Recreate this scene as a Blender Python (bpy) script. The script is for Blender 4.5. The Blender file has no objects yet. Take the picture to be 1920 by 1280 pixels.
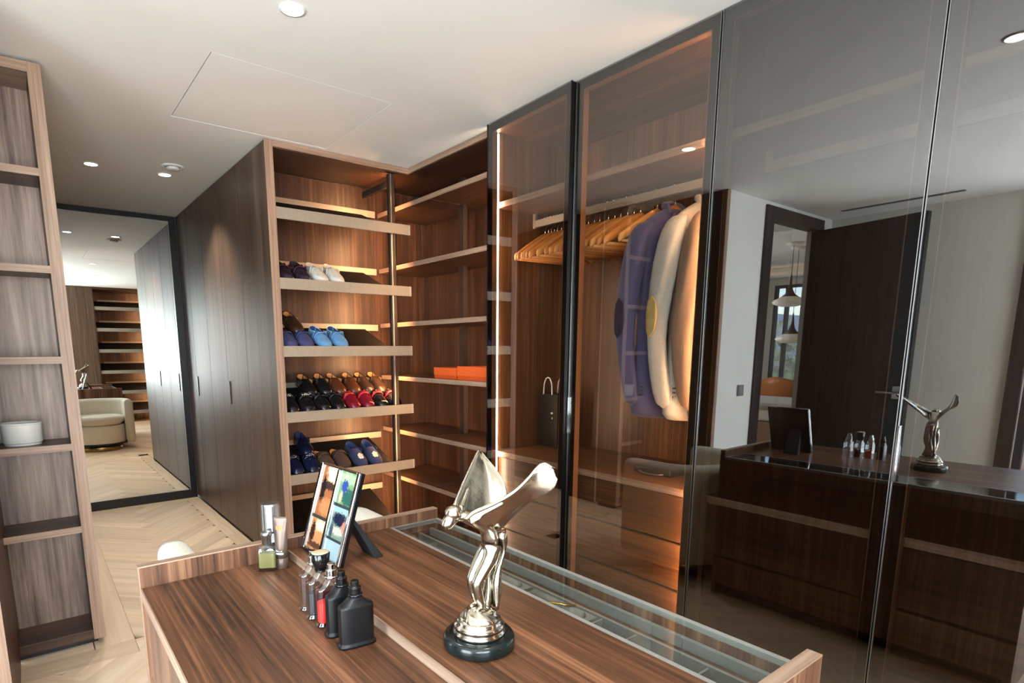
import bpy, math, random
from mathutils import Vector, Matrix

# ------------------------------------------------------------------ camera, world, main lights
scene = bpy.context.scene
COL = scene.collection
H = 2.5                                     # ceiling height
CAMZ = 1.3584
F, PX, PY, ROLL, PITCH, HEAD = 1084.83, 869.05, 839.69, 0.003945, 0.169384, 0.641835
cam_d = bpy.data.cameras.new('camera')
cam = bpy.data.objects.new('camera', cam_d)
COL.objects.link(cam)
_fw = Vector((math.sin(HEAD) * math.cos(PITCH), math.cos(HEAD) * math.cos(PITCH), -math.sin(PITCH)))
_rt = Vector((math.cos(HEAD), -math.sin(HEAD), 0))
_dn = _fw.cross(_rt)
_r2 = math.cos(ROLL) * _rt + math.sin(ROLL) * _dn
_d2 = -math.sin(ROLL) * _rt + math.cos(ROLL) * _dn
_m = Matrix((_r2, -_d2, -_fw)).transposed().to_4x4()
_m.translation = (0, 0, CAMZ)
cam.matrix_world = _m
cam_d.sensor_width = 36
cam_d.lens = F / 1920 * 36
cam_d.shift_x = (960 - PX) / 1920
cam_d.shift_y = (PY - 640) / 1920
cam_d.clip_start = 0.02
scene.camera = cam

scene.view_settings.view_transform = 'Standard'
scene.view_settings.look = 'None'
scene.view_settings.gamma = 1
scene.view_settings.use_curve_mapping = False
scene.view_settings.exposure = 0.12
try:
    scene.cycles.use_denoising = True
    scene.cycles.sample_clamp_indirect = 6
    scene.cycles.caustics_reflective = False
    scene.cycles.caustics_refractive = False
except Exception:
    pass

world = bpy.data.worlds.new('sky')
scene.world = world
world.use_nodes = True
wn = world.node_tree
for n in list(wn.nodes):
    wn.nodes.remove(n)
_o = wn.nodes.new('ShaderNodeOutputWorld')
_b = wn.nodes.new('ShaderNodeBackground')
_s = wn.nodes.new('ShaderNodeTexSky')
_s.sky_type = 'NISHITA'
_s.sun_disc = False
_s.sun_elevation = math.radians(48)
_s.sun_rotation = math.radians(140)
_b.inputs['Strength'].default_value = 0.8
wn.links.new(_s.outputs[0], _b.inputs[0])
wn.links.new(_b.outputs[0], _o.inputs[0])


def area(name, loc, rot, sx, sy, power, col):
    d = bpy.data.lights.new(name, 'AREA')
    d.shape = 'RECTANGLE'
    d.size, d.size_y, d.energy, d.color = sx, sy, power, col
    o = bpy.data.objects.new(name, d)
    o.location = loc
    o.rotation_euler = rot
    COL.objects.link(o)
    return o


# daylight entering through the two windows of the dressing room and an added, unseen bedroom window
area('daylight_end_window', (-0.6, -1.36, 1.3), (math.radians(116), 0, 0), 1.9, 2.1, 215, (0.86, 0.94, 1.0))
area('daylight_side_window', (-2.12, 0.15, 1.3), (math.radians(112), 0, math.radians(-90)), 1.4, 2.1, 165, (0.86, 0.94, 1.0))
sun_d = bpy.data.lights.new('sun', 'SUN')
sun_d.energy = 4.5
sun_d.angle = math.radians(.6)
sun_d.color = (1, .96, .9)
sun_o = bpy.data.objects.new('sun', sun_d)
sun_o.rotation_euler = (math.radians(28), math.radians(42), 0)
COL.objects.link(sun_o)

area('added_fill_bedroom', (-3.4, 6.06, 1.5), (math.radians(90), 0, math.radians(180)), 2.6, 1.7, 220, (0.95, 0.98, 1.0))  # fill added to brighten the bedroom from an unseen opening

# ------------------------------------------------------------------ helpers
random.seed(7)
ORG = {}


def V(*a):
    return Vector(a)


class G:
    """collects geometry in world coordinates (or local ones, moved by xf)"""

    def __init__(self):
        self.v, self.f, self.m = [], [], Matrix.Identity(4)

    def xf(self, m):
        self.m = m
        return self

    def add(self, vs, fs):
        b = len(self.v)
        self.v += [self.m @ Vector(p) for p in vs]
        self.f += [tuple(i + b for i in f) for f in fs]
        return self

    def box(self, x0, x1, y0, y1, z0, z1):
        x0, x1 = min(x0, x1), max(x0, x1)
        y0, y1 = min(y0, y1), max(y0, y1)
        z0, z1 = min(z0, z1), max(z0, z1)
        vs = [(x0, y0, z0), (x1, y0, z0), (x1, y1, z0), (x0, y1, z0), (x0, y0, z1), (x1, y0, z1), (x1, y1, z1), (x0, y1, z1)]
        return self.add(vs, [(0, 3, 2, 1), (4, 5, 6, 7), (0, 1, 5, 4), (1, 2, 6, 5), (2, 3, 7, 6), (3, 0, 4, 7)])

    def prism(self, pts, z0, z1):
        """pts: counter-clockwise xy polygon"""
        n = len(pts)
        vs = [(p[0], p[1], z0) for p in pts] + [(p[0], p[1], z1) for p in pts]
        fs = [tuple(reversed(range(n))), tuple(range(n, 2 * n))]
        fs += [(i, (i + 1) % n, n + (i + 1) % n, n + i) for i in range(n)]
        return self.add(vs, fs)

    def loft(self, rings, cap=True, closed=True):
        n = len(rings[0])
        vs = [p for r in rings for p in r]
        fs = []
        for k in range(len(rings) - 1):
            for i in range(n if closed else n - 1):
                j = (i + 1) % n
                fs.append((k * n + i, k * n + j, (k + 1) * n + j, (k + 1) * n + i))
        if cap:
            fs.append(tuple(reversed(range(n))))
            fs.append(tuple(range((len(rings) - 1) * n, len(rings) * n)))
        return self.add(vs, fs)

    def lathe(self, prof, c=(0, 0, 0), n=32, cap=True):
        rings = []
        for r, z in prof:
            rings.append([(c[0] + r * math.cos(2 * math.pi * i / n), c[1] + r * math.sin(2 * math.pi * i / n), c[2] + z) for i in range(n)])
        return self.loft(rings, cap)

    def tube(self, path, rad, n=10, cap=True, flat=1.0):
        path = [Vector(p) for p in path]
        if not hasattr(rad, '__len__'):
            rad = [rad] * len(path)
        rings, up = [], None
        for k, p in enumerate(path):
            t = (path[min(k + 1, len(path) - 1)] - path[max(k - 1, 0)]).normalized()
            if up is None:
                up = V(0, 0, 1) if abs(t.z) < .9 else V(1, 0, 0)
            s = t.cross(up).normalized()
            up = s.cross(t).normalized()
            rings.append([p + rad[k] * (math.cos(a) * s + flat * math.sin(a) * up) for a in [2 * math.pi * i / n for i in range(n)]])
        return self.loft(rings, cap)

    def grid(self, rows):
        n = len(rows[0])
        vs = [p for r in rows for p in r]
        fs = [(k * n + i, k * n + i + 1, (k + 1) * n + i + 1, (k + 1) * n + i) for k in range(len(rows) - 1) for i in range(n - 1)]
        return self.add(vs, fs)

    def build(self, name, mat, parent=None, origin=None, smooth=False, bevel=0, sub=0, solid=0, auto=None):
        if origin is None:
            origin = ORG.get(parent.name, V(0, 0, 0)) if parent else V(0, 0, 0)
        origin = Vector(origin)
        me = bpy.data.meshes.new(name)
        me.from_pydata([tuple(p - origin) for p in self.v], [], self.f)
        me.materials.append(mat)
        if smooth:
            me.polygons.foreach_set('use_smooth', [True] * len(me.polygons))
        me.update()
        o = bpy.data.objects.new(name, me)
        COL.objects.link(o)
        ORG[o.name] = origin
        if parent:
            o.parent = parent
        else:
            o.location = origin
        if solid:
            md = o.modifiers.new('solid', 'SOLIDIFY')
            md.thickness = solid
            md.offset = 0
        if bevel:
            md = o.modifiers.new('bevel', 'BEVEL')
            md.width = bevel
            md.segments = 2
            md.limit_method = 'ANGLE'
            md.angle_limit = math.radians(50)
        if sub:
            md = o.modifiers.new('sub', 'SUBSURF')
            md.levels = md.render_levels = sub
        return o


def tag(o, label, cat, group=None):
    o['label'] = label
    o['category'] = cat
    if group:
        o['group'] = group
    return o


def struct(o):
    o['kind'] = 'structure'
    return o


def thing(name, loc, label, cat, group=None):
    o = bpy.data.objects.new(name, None)
    o.empty_display_size = .05
    o.location = loc
    COL.objects.link(o)
    ORG[o.name] = Vector(loc)
    return tag(o, label, cat, group)


def copy_tree(o, parent=None):
    c = o.copy()
    COL.objects.link(c)
    ORG[c.name] = ORG[o.name].copy()
    c.parent = parent
    for ch in list(o.children):
        copy_tree(ch, c)
    return c


# ------------------------------------------------------------------ materials
def new_mat(name):
    m = bpy.data.materials.new(name)
    m.use_nodes = True
    nt = m.node_tree
    return m, nt, nt.nodes['Principled BSDF']


def srgb(r, g, b):
    f = lambda c: (c / 255 / 12.92) if c / 255 <= .04045 else ((c / 255 + .055) / 1.055) ** 2.4
    return (f(r), f(g), f(b), 1)


def plain(name, col, rough=.5, metal=0., spec=.5, noise=0., nscale=30, bump=0., bscale=200, sheen=0.):
    m, nt, p = new_mat(name)
    p.inputs['Base Color'].default_value = col
    p.inputs['Roughness'].default_value = rough
    p.inputs['Metallic'].default_value = metal
    p.inputs['Specular IOR Level'].default_value = spec
    if sheen:
        p.inputs['Sheen Weight'].default_value = sheen
    tc = nt.nodes.new('ShaderNodeTexCoord')
    if noise:
        n = nt.nodes.new('ShaderNodeTexNoise')
        n.inputs['Scale'].default_value = nscale
        n.inputs['Detail'].default_value = 4
        nt.links.new(tc.outputs['Object'], n.inputs['Vector'])
        r = nt.nodes.new('ShaderNodeValToRGB')
        r.color_ramp.elements[0].position = .3
        r.color_ramp.elements[1].position = .7
        r.color_ramp.elements[0].color = tuple(c * (1 - noise) for c in col[:3]) + (1,)
        r.color_ramp.elements[1].color = tuple(min(1, c * (1 + noise)) for c in col[:3]) + (1,)
        nt.links.new(n.outputs['Fac'], r.inputs['Fac'])
        nt.links.new(r.outputs['Color'], p.inputs['Base Color'])
    if bump:
        n2 = nt.nodes.new('ShaderNodeTexNoise')
        n2.inputs['Scale'].default_value = bscale
        n2.inputs['Detail'].default_value = 3
        nt.links.new(tc.outputs['Object'], n2.inputs['Vector'])
        b = nt.nodes.new('ShaderNodeBump')
        b.inputs['Strength'].default_value = bump
        b.inputs['Distance'].default_value = .004
        nt.links.new(n2.outputs['Fac'], b.inputs['Height'])
        nt.links.new(b.outputs['Normal'], p.inputs['Normal'])
    return m


def wood(name, axis, dark, mid, light, rough=.38, fine=75, broad=8, along=.022, per_object=False, spec=.4):
    m, nt, p = new_mat(name)
    L = nt.links.new
    tc = nt.nodes.new('ShaderNodeTexCoord')
    mp = nt.nodes.new('ShaderNodeMapping')
    sc = [1, 1, 1]
    sc['xyz'.index(axis)] = along
    mp.inputs['Scale'].default_value = sc
    src = tc.outputs['Object']
    if per_object:
        oi = nt.nodes.new('ShaderNodeObjectInfo')
        ml = nt.nodes.new('ShaderNodeMath')
        ml.operation = 'MULTIPLY'
        ml.inputs[1].default_value = 37
        L(oi.outputs['Random'], ml.inputs[0])
        ad = nt.nodes.new('ShaderNodeVectorMath')
        ad.operation = 'ADD'
        L(src, ad.inputs[0])
        L(ml.outputs[0], ad.inputs[1])
        src = ad.outputs[0]
    L(src, mp.inputs['Vector'])
    n1 = nt.nodes.new('ShaderNodeTexNoise')
    n1.inputs['Scale'].default_value = fine
    n1.inputs['Detail'].default_value = 7
    n1.inputs['Roughness'].default_value = .7
    n1.inputs['Distortion'].default_value = .25
    n2 = nt.nodes.new('ShaderNodeTexNoise')
    n2.inputs['Scale'].default_value = broad
    n2.inputs['Detail'].default_value = 3
    n2.inputs['Distortion'].default_value = .6
    for n in (n1, n2):
        L(mp.outputs['Vector'], n.inputs['Vector'])
    mx = nt.nodes.new('ShaderNodeMix')
    mx.inputs[0].default_value = .42
    L(n1.outputs['Fac'], mx.inputs[2])
    L(n2.outputs['Fac'], mx.inputs[3])
    r = nt.nodes.new('ShaderNodeValToRGB')
    e = r.color_ramp.elements
    e[0].position, e[0].color = .36, dark
    e[1].position, e[1].color = .66, light
    k = e.new(.51)
    k.color = mid
    L(mx.outputs[0], r.inputs['Fac'])
    out = r.outputs['Color']
    if per_object:
        hs = nt.nodes.new('ShaderNodeHueSaturation')
        mr = nt.nodes.new('ShaderNodeMapRange')
        mr.inputs['To Min'].default_value = .86
        mr.inputs['To Max'].default_value = 1.1
        L(oi.outputs['Random'], mr.inputs['Value'])
        L(mr.outputs[0], hs.inputs['Value'])
        L(out, hs.inputs['Color'])
        out = hs.outputs['Color']
    L(out, p.inputs['Base Color'])
    p.inputs['Roughness'].default_value = rough
    p.inputs['Specular IOR Level'].default_value = spec
    return m


def emit(name, col, strength):
    m, nt, p = new_mat(name)
    p.inputs['Base Color'].default_value = (.8, .8, .8, 1)
    p.inputs['Emission Color'].default_value = col
    p.inputs['Emission Strength'].default_value = strength
    return m


def sheet_glass(name, refl, tint, ior=1.5, rough=0.0):
    """thin pane: clear transmission with a reflecting skin, the reflection rising at grazing angles"""
    m = bpy.data.materials.new(name)
    m.use_nodes = True
    nt = m.node_tree
    nt.nodes.remove(nt.nodes['Principled BSDF'])
    out = nt.nodes['Material Output']
    t = nt.nodes.new('ShaderNodeBsdfTransparent')
    t.inputs['Color'].default_value = tint
    g = nt.nodes.new('ShaderNodeBsdfGlossy')
    g.inputs['Roughness'].default_value = rough
    g.inputs['Color'].default_value = (.97, .98, 1, 1)
    fr = nt.nodes.new('ShaderNodeFresnel')
    ge = nt.nodes.new('ShaderNodeNewGeometry')      # same reflection on both faces of the thin pane
    mi_ = nt.nodes.new('ShaderNodeMapRange')
    mi_.inputs['To Min'].default_value = ior
    mi_.inputs['To Max'].default_value = 1 / ior
    nt.links.new(ge.outputs['Backfacing'], mi_.inputs['Value'])
    nt.links.new(mi_.outputs[0], fr.inputs['IOR'])
    ma = nt.nodes.new('ShaderNodeMath')
    ma.operation = 'ADD'
    ma.use_clamp = True
    ma.inputs[1].default_value = refl
    nt.links.new(fr.outputs[0], ma.inputs[0])
    mx = nt.nodes.new('ShaderNodeMixShader')
    nt.links.new(ma.outputs[0], mx.inputs[0])
    nt.links.new(t.outputs[0], mx.inputs[1])
    nt.links.new(g.outputs[0], mx.inputs[2])
    nt.links.new(mx.outputs[0], out.inputs['Surface'])
    return m


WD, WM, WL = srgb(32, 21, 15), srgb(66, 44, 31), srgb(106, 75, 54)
W = {a: wood('walnut_' + a, a, WD, WM, WL) for a in 'xyz'}  # tone darkened to stand in for shade in niche and unlit wardrobe
ISL = wood('island_walnut', 'y', srgb(42, 27, 19), srgb(98, 63, 42), srgb(150, 102, 72), rough=.36, fine=95, broad=13, along=.02)
ISLX = wood('island_walnut_x', 'z', srgb(52, 34, 25), srgb(108, 74, 54), srgb(160, 118, 88), rough=.36, fine=80, broad=13)
EDGE = {a: wood('edge_walnut_' + a, a, srgb(105, 82, 66), srgb(150, 122, 102), srgb(182, 155, 133), rough=.45) for a in 'xyz'}
DARKW = wood('smoked_oak', 'z', srgb(28, 22, 19), srgb(50, 40, 36), srgb(76, 62, 54), rough=.42, fine=45, broad=6, along=.03)
OAK = wood('pale_oak', 'x', srgb(196, 170, 140), srgb(214, 190, 160), srgb(226, 205, 178), rough=.45, fine=26, broad=5, along=.06, per_object=True)
WHITE = plain('white_paint', srgb(226, 225, 221), .75, noise=.015, nscale=3)
WALLP = plain('woven_wallpaper', srgb(214, 212, 203), .8, noise=.05, nscale=90)
BLACK = plain('black_lacquer', srgb(16, 15, 15), .3, noise=.1)
FRAME = plain('black_anodised', srgb(24, 22, 21), .35, .6, noise=.1)
CHAMP = plain('champagne_metal', srgb(150, 140, 124), .45, .3, noise=.05, nscale=60)
BRONZE = plain('bronze_return_lit', srgb(150, 112, 82), .4, .5, noise=.06, nscale=60)  # frame's dark bronze, lightened to carry the strip light in its colour
POSTM = plain('gunmetal', srgb(62, 57, 53), .38, .7, noise=.05)
CHROME = plain('chrome', srgb(215, 215, 215), .08, 1, noise=.02)
SILVER = plain('brushed_silver', srgb(165, 165, 165), .3, 1, noise=.05, nscale=80)
GOLD = plain('gold', srgb(214, 168, 92), .2, 1, noise=.05)
TRAYD = plain('dark_tray_leather', srgb(20, 17, 15), .75, 0, .12, noise=.15, nscale=80)
GREYL = plain('grey_liner', srgb(142, 135, 127), .6, noise=.08, nscale=100)
GREYD = plain('dark_liner', srgb(46, 43, 41), .6, noise=.1, nscale=100)
GFRAME = plain('grey_frame', srgb(158, 157, 150), .35, .3, noise=.04, nscale=60)
MIRROR = plain('mirror_silver', (.86, .88, .85, 1), 0.0, 1.0, noise=0)
SMOKE = sheet_glass('smoked_glass', .095, (.60, .58, .56, 1), 1.5)  # same door glass, darkened to hold the unlit wardrobe's shade
SMOKE_LIT = sheet_glass('smoked_glass_lit', .045, (.82, .79, .76, 1), 1.5)  # same smoked glass, tint cleared to stand in for the lit interior
WI = {a: wood('lit_walnut_' + a, a, srgb(46, 29, 18), srgb(92, 61, 38), srgb(132, 92, 60)) for a in 'yz'}  # same walnut, lightened so its colour carries the lit wardrobe's glow
TOPGL = sheet_glass('clear_table_glass', .0, (.93, .96, .95, 1), 1.5)
BOTGL = sheet_glass('bottle_glass', .06, (.95, .96, .95, 1), 1.45, .02)
WINGL = sheet_glass('window_glass', 0.0, (.97, .98, .98, 1), 1.45)
LEDW = emit('led_white', (1, .78, .58, 1), 62)
LEDA = emit('led_amber', (1, .50, .22, 1), 135)
LEDB = emit('led_amber_strong', (1, .58, .30, 1), 125)
LAMP = emit('downlight_lens', (1, .96, .90, 1), 14)
BOUCLE = plain('cream_boucle', srgb(232, 226, 208), .9, noise=.06, nscale=120, bump=.7, bscale=160, sheen=.3)
BRASS = plain('brass_plinth', srgb(170, 140, 84), .28, 1, noise=.06)
FIGM = plain('champagne_silver', srgb(190, 182, 166), .2, 1, noise=.07, nscale=25, bump=.12, bscale=60)
MARBLE = plain('green_black_marble', srgb(18, 27, 27), .18, noise=.5, nscale=40)


# ------------------------------------------------------------------ setting: floor with its planks
gf = G().box(-7.0, 2.75, -1.35, 6.0, -.12, -.022)
floor = struct(gf.build('floor', plain('subfloor', srgb(190, 165, 135), .8, noise=.05)))


def clip(poly, x0, x1, y0, y1):
    for ax, val, sgn in ((0, x0, 1), (0, x1, -1), (1, y0, 1), (1, y1, -1)):
        out = []
        for i in range(len(poly)):
            a, b = poly[i], poly[(i + 1) % len(poly)]
            da, db = sgn * (a[ax] - val), sgn * (b[ax] - val)
            if da >= 0:
                out.append(a)
            if (da >= 0) != (db >= 0):
                t = da / (da - db)
                out.append((a[0] + t * (b[0] - a[0]), a[1] + t * (b[1] - a[1])))
        poly = out
        if len(poly) < 3:
            return []
    return poly


def shrink(poly, d):
    cx = sum(p[0] for p in poly) / len(poly)
    cy = sum(p[1] for p in poly) / len(poly)
    out = []
    for p in poly:
        v = Vector((p[0] - cx, p[1] - cy))
        l = v.length
        out.append((cx + v.x * max(0, l - d) / max(l, 1e-6), cy + v.y * max(0, l - d) / max(l, 1e-6)))
    return out


def plank(poly, ang, name='floor_plank'):
    poly = shrink(poly, .0007)
    area2 = sum(poly[i][0] * poly[(i + 1) % len(poly)][1] - poly[(i + 1) % len(poly)][0] * poly[i][1] for i in range(len(poly)))
    if abs(area2) < .003:
        return
    c = V(sum(p[0] for p in poly) / len(poly), sum(p[1] for p in poly) / len(poly), 0)
    rm = Matrix.Rotation(-ang, 4, 'Z')
    loc = [rm @ (V(p[0], p[1], 0) - c) for p in poly]
    me_g = G().prism([(p.x, p.y) for p in loc], -.021, 0)
    o = me_g.build(name, OAK, None, (0, 0, 0))
    o.parent = floor
    o.location = c - ORG[floor.name]
    o.rotation_euler = (0, 0, ang)


def herring(x0, x1, y0, y1, Wd=.13, Ln=.65):
    s = math.sqrt(.5)
    k = int(round(Ln / Wd))
    cx, cy = (x0 + x1) / 2, (y0 + y1) / 2
    for i in range(-40, 41):
        for j in range(-14, 15):
            for d in (0, 1):
                # herringbone cell in its own (u, v) frame, one horizontal and one vertical board
                u0 = i * Wd + j * k * Wd * 1.0
                v0 = i * Wd - j * k * Wd * 1.0
                if d == 0:
                    r = (u0, v0, u0 + Ln, v0 + Wd)
                else:
                    r = (u0 + Ln, v0 + Wd - Ln, u0 + Ln + Wd, v0 + Wd)
                pts = [(r[0], r[1]), (r[2], r[1]), (r[2], r[3]), (r[0], r[3])]
                pts = [(cx + (u - v) * s, cy + (u + v) * s) for u, v in pts]
                pp = clip(pts, x0, x1, y0, y1)
                if pp:
                    plank(pp, math.radians(45 if d == 0 else 135))


herring(.2803, 1.058, 3.0, 5.64)                # passage field
herring(-1.8, 1.95, .42, 2.86)                 # dressing room field
HP = math.pi / 2
for (x0, x1, y0, y1, a) in ((1.0586, 1.165, 2.9, 4.35, HP), (1.0586, 1.165, 4.3506, 5.74, HP), (.12, .2797, 3.0, 4.4, HP), (.12, .2797, 4.4006, 5.74, HP),
                            (.2803, 1.058, 5.6406, 5.74, 0), (-1.8, .2797, 2.8606, 2.9994, 0), (.2803, 1.165, 2.8606, 2.9994, 0), (1.169, 2.05, 2.8606, 3.0, 0),
                            (1.169, 2.1, 3.004, 3.4, 0), (-.2, .116, 3.0, 3.3, 0),
                            (1.9506, 2.05, -1.2, .8, HP), (1.9506, 2.05, .804, 2.86, HP), (-1.95, -1.8006, -1.2, .8, HP), (-1.95, -1.8006, .804, 2.86, HP)):
    plank([(x0, y0), (x1, y0), (x1, y1), (x0, y1)], a, 'border_plank')
for i in range(6):
    for j in range(3):
        plank([(-1.8 + j * 1.25, -1.2 + i * .27), (-1.8 + j * 1.25 + 1.247, -1.2 + i * .27), (-1.8 + j * 1.25 + 1.247, -1.2 + i * .27 + .267), (-1.8 + j * 1.25, -1.2 + i * .27 + .267)], 0)
for i in range(12):
    plank([(-6.5, 2.5 + i * .27), (-.3, 2.5 + i * .27), (-.3, 2.5 + i * .27 + .267), (-6.5, 2.5 + i * .27 + .267)], 0)

# ------------------------------------------------------------------ ceiling with its access hatch
hx0, hx1, hy0, hy1, gp = .705, 1.505, 2.57, 3.34, .0045
gc = G()
gc.box(-2.1, hx0 - gp, -1.35, 6.0, H, H + .1).box(hx1 + gp, 2.75, -1.35, 6.0, H, H + .1)
gc.box(hx0 - gp, hx1 + gp, -1.35, hy0 - gp, H, H + .1).box(hx0 - gp, hx1 + gp, hy1 + gp, 6.0, H, H + .1)
gc.box(hx0 - gp, hx1 + gp, hy0 - gp, hy1 + gp, H + .06, H + .1)
ceiling = struct(gc.build('ceiling', WHITE))
G().box(hx0, hx1, hy0, hy1, H + .0005, H + .02).build('access_hatch', WHITE, ceiling)
gs = G()
for k in range(2):
    gs.box(-1.64 + k * .03, -1.62 + k * .03, 1.40, 2.22, H - .004, H - .0005)
gs.build('air_slot', plain('slot_grey', srgb(90, 90, 90), .6), ceiling)
bc = G().box(-7.0, -2.1, 2.42, 6.0, 2.72, 2.8).box(-2.1, -.0, 2.55, 6.0, 2.6, 2.7)
struct(bc.build('ceiling', plain('bedroom_ceiling', srgb(228, 226, 222), .8, noise=.01)))

# ------------------------------------------------------------------ walls
struct(G().box(2.64, 2.72, -1.35, 3.95, 0, H).build('wall_right', WHITE))
struct(G().box(1.2, 2.72, 3.87, 3.95, 0, H).build('wall_niche', WHITE))
struct(G().box(.02, 1.8, 5.80, 5.88, 0, H).build('wall_far', WHITE))
struct(G().box(.02, .115, 3.33, 5.80, 0, H).build('wall_passage', W['z']))
struct(G().box(-.2, .115, 3.29, 3.33, 0, H).build('wall_bookcase', WHITE))
W1 = G().box(-.845 + .0, -.195, 2.42, 2.52, 0, H).box(-1.95, -1.70, 2.42, 2.52, 0, H).box(-1.70, -.845, 2.42, 2.52, 2.40, H)
struct(W1.build('wall_door', WHITE))
w2 = G().box(-2.03, -1.95, .98, 2.52, 0, H).box(-2.03, -1.95, -1.35, -.65, 0, H).box(-2.03, -1.95, -.65, .98, 2.36, H).box(-2.03, -1.95, -.65, .98, 0, .08)
struct(w2.build('wall_left', WALLP))
we = G().box(-1.95, -1.6, -1.30, -1.22, 0, H).box(-1.6, .45, -1.30, -1.22, 2.38, H).box(-1.6, .45, -1.30, -1.22, 0, .08).box(.45, 2.72, -1.95, -1.87, 0, H).box(.45, .50, -1.87, -1.22, 0, H)
struct(we.build('wall_end', WHITE))
struct(G().box(.45, 2.72, -1.95, -1.35, -.12, 0).build('floor', plain('alcove_floor', srgb(150, 122, 90), .6, noise=.05)))
struct(G().box(.45, 2.72, -1.95, -1.35, H, H + .1).build('ceiling', WHITE))
bw = G().box(-6.9, -6.5, 2.42, 2.75, 0, 2.72).box(-6.6, -6.5, 5.07, 6.0, 0, 2.72).box(-6.6, -6.5, 2.75, 5.07, 2.42, 2.72).box(-6.6, -6.5, 2.75, 5.07, 0, .64)
bw.box(-6.6, -4.8, 5.92, 6.0, 0, 2.72).box(-2.0, .0, 5.92, 6.0, 0, 2.72).box(-4.8, -2.0, 5.92, 6.0, 0, .6).box(-4.8, -2.0, 5.92, 6.0, 2.4, 2.72).box(-6.6, -1.95, 2.42, 2.52, 0, 2.72)
struct(bw.build('wall_bedroom', plain('bedroom_paint', srgb(212, 207, 198), .8, noise=.02)))


def window(n, axis, c, a0, a1, z0, z1, bars):
    """frame and panes in a wall plane; axis is the wall's normal"""
    g, p = G(), G()

    def bx(gg, u0, u1, d0, d1, q0, q1):
        if axis == 'y':
            gg.box(u0, u1, c + d0, c + d1, q0, q1)
        else:
            gg.box(c + d0, c + d1, u0, u1, q0, q1)
    bx(g, a0, a0 + .05, -.03, .03, z0, z1)
    bx(g, a1 - .05, a1, -.03, .03, z0, z1)
    bx(g, a0 + .05, a1 - .05, -.03, .03, z0, z0 + .05)
    bx(g, a0 + .05, a1 - .05, -.03, .03, z1 - .05, z1)
    edges = [a0 + .05] + [b for b in bars] + [a1 - .05]
    for b in bars:
        bx(g, b - .03, b + .03, -.03, .03, z0 + .05, z1 - .05)
    w = struct(g.build('window_%d' % n, plain('window_frame_%d' % n, srgb(52, 52, 55), .4, .3, noise=.05), None, (0, 0, 0)))
    for k in range(len(edges) - 1):
        p = G()
        bx(p, edges[k] + (.03 if k else 0), edges[k + 1] - (.03 if k + 1 < len(edges) - 1 else 0), -.003, .003, z0 + .05, z1 - .05)
        p.build('pane', WINGL, w)
    return w


window(1, 'y', -1.26, -1.6, .45, .08, 2.38, [-.58])
window(2, 'x', -1.99, -.65, .98, .08, 2.36, [.15])
window(4, 'y', 5.96, -4.8, -2.0, .6, 2.4, [-3.4])  # added window, out of view, only there to let fill light in
window(3, 'x', -6.55, 2.75, 5.07, .64, 2.42, [4.86])
struct(G().box(-1.95, -1.91, .985, 1.075, 0, 2.45).build('trim_1', DARKW, bevel=.002))

# bedroom door: frame and open leaf
df = G().box(-.845, -.725, 2.40, 2.42, 0, 2.469).box(-.845, -.83, 2.42, 2.52, 0, 2.385).box(-1.755, -.845, 2.40, 2.42, 2.377, 2.469).box(-1.755, -1.70, 2.40, 2.42, 0, 2.377).box(-1.70, -.845, 2.42, 2.52, 2.385, 2.40)
struct(df.build('trim_2', DARKW, bevel=.002))
hinge, free = V(-1.685, 2.45, 0), V(-1.53, 1.57, 0)
dv = (free - hinge).normalized()
dl = (free - hinge).length
dm = Matrix.Translation(hinge) @ Matrix.Rotation(math.atan2(dv.y, dv.x), 4, 'Z')
door = struct(G().xf(dm).box(0, dl, 0, .042, .008, 2.37).build('door_1', DARKW, bevel=.002))
G().xf(dm).box(dl - .16, dl + .003, -.003, .045, .008, 2.371).build('edge_strip', BLACK, door)
for s in (-1, 1):
    y = .042 if s > 0 else 0
    g = G().xf(dm).tube([(dl - .07, y, 1.0), (dl - .07, y + s * .05, 1.0), (dl - .19, y + s * .05, 1.0)], .009)
    g.box(dl - .095, dl - .045, y, y + s * .006, .95, 1.05)
    g.build('door_handle', SILVER, door)
sw = thing('light_switch', (-.54, 2.42, 1.02), 'small grey square light switch on white wall beside the dark door frame', 'light switch')
G().box(-.585, -.495, 2.41, 2.42, .975, 1.065).build('plate', plain('switch_grey', srgb(120, 118, 116), .4, .3, noise=.03), sw, bevel=.002)
G().box(-.575, -.505, 2.406, 2.41, .985, 1.055).build('rocker', plain('switch_rocker', srgb(135, 133, 131), .4, .3, noise=.03), sw, bevel=.001)

# ------------------------------------------------------------------ bookcase partition at the left
bk = thing('bookcase', (0, 3.05, 0), 'tall narrow walnut bookcase with open shelves at the left of the passage', 'bookcase')
bx0, bx1, byf, byb = -.155, .168, 3.05, 3.27
G().box(bx1 - .045, bx1, byf, byb, .03, H - .012).build('side_panel', W['z'], bk, bevel=.001)
G().box(bx0 - .025, bx0, byf, byb, .03, H - .012).build('side_panel', W['z'], bk, bevel=.001)
G().box(bx1 - .0455, bx1 + .0006, byf - .003, byf, .03, H - .012).build('edge_band', EDGE['z'], bk)
G().box(bx0, bx1 - .045, byb, byb + .015, .03, H - .012).build('back_panel', wood('bookcase_back', 'z', srgb(76, 58, 50), srgb(142, 116, 101), srgb(186, 160, 142), rough=.42, fine=42, broad=8, along=.05), bk)
G().box(bx0, bx1 - .045, byf, byb, 2.45, H - .012).build('top_panel', EDGE['x'], bk, bevel=.001)
for z in (2.091, 1.708, 1.333, .954, .577):
    s = G().box(bx0, bx1 - .045, byf + .002, byb, z - .03, z).build('shelf', W['x'], bk)
    G().box(bx0, bx1 - .045, byf - .001, byf + .002, z - .03, z).build('edge_band', EDGE['x'], s)
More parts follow.
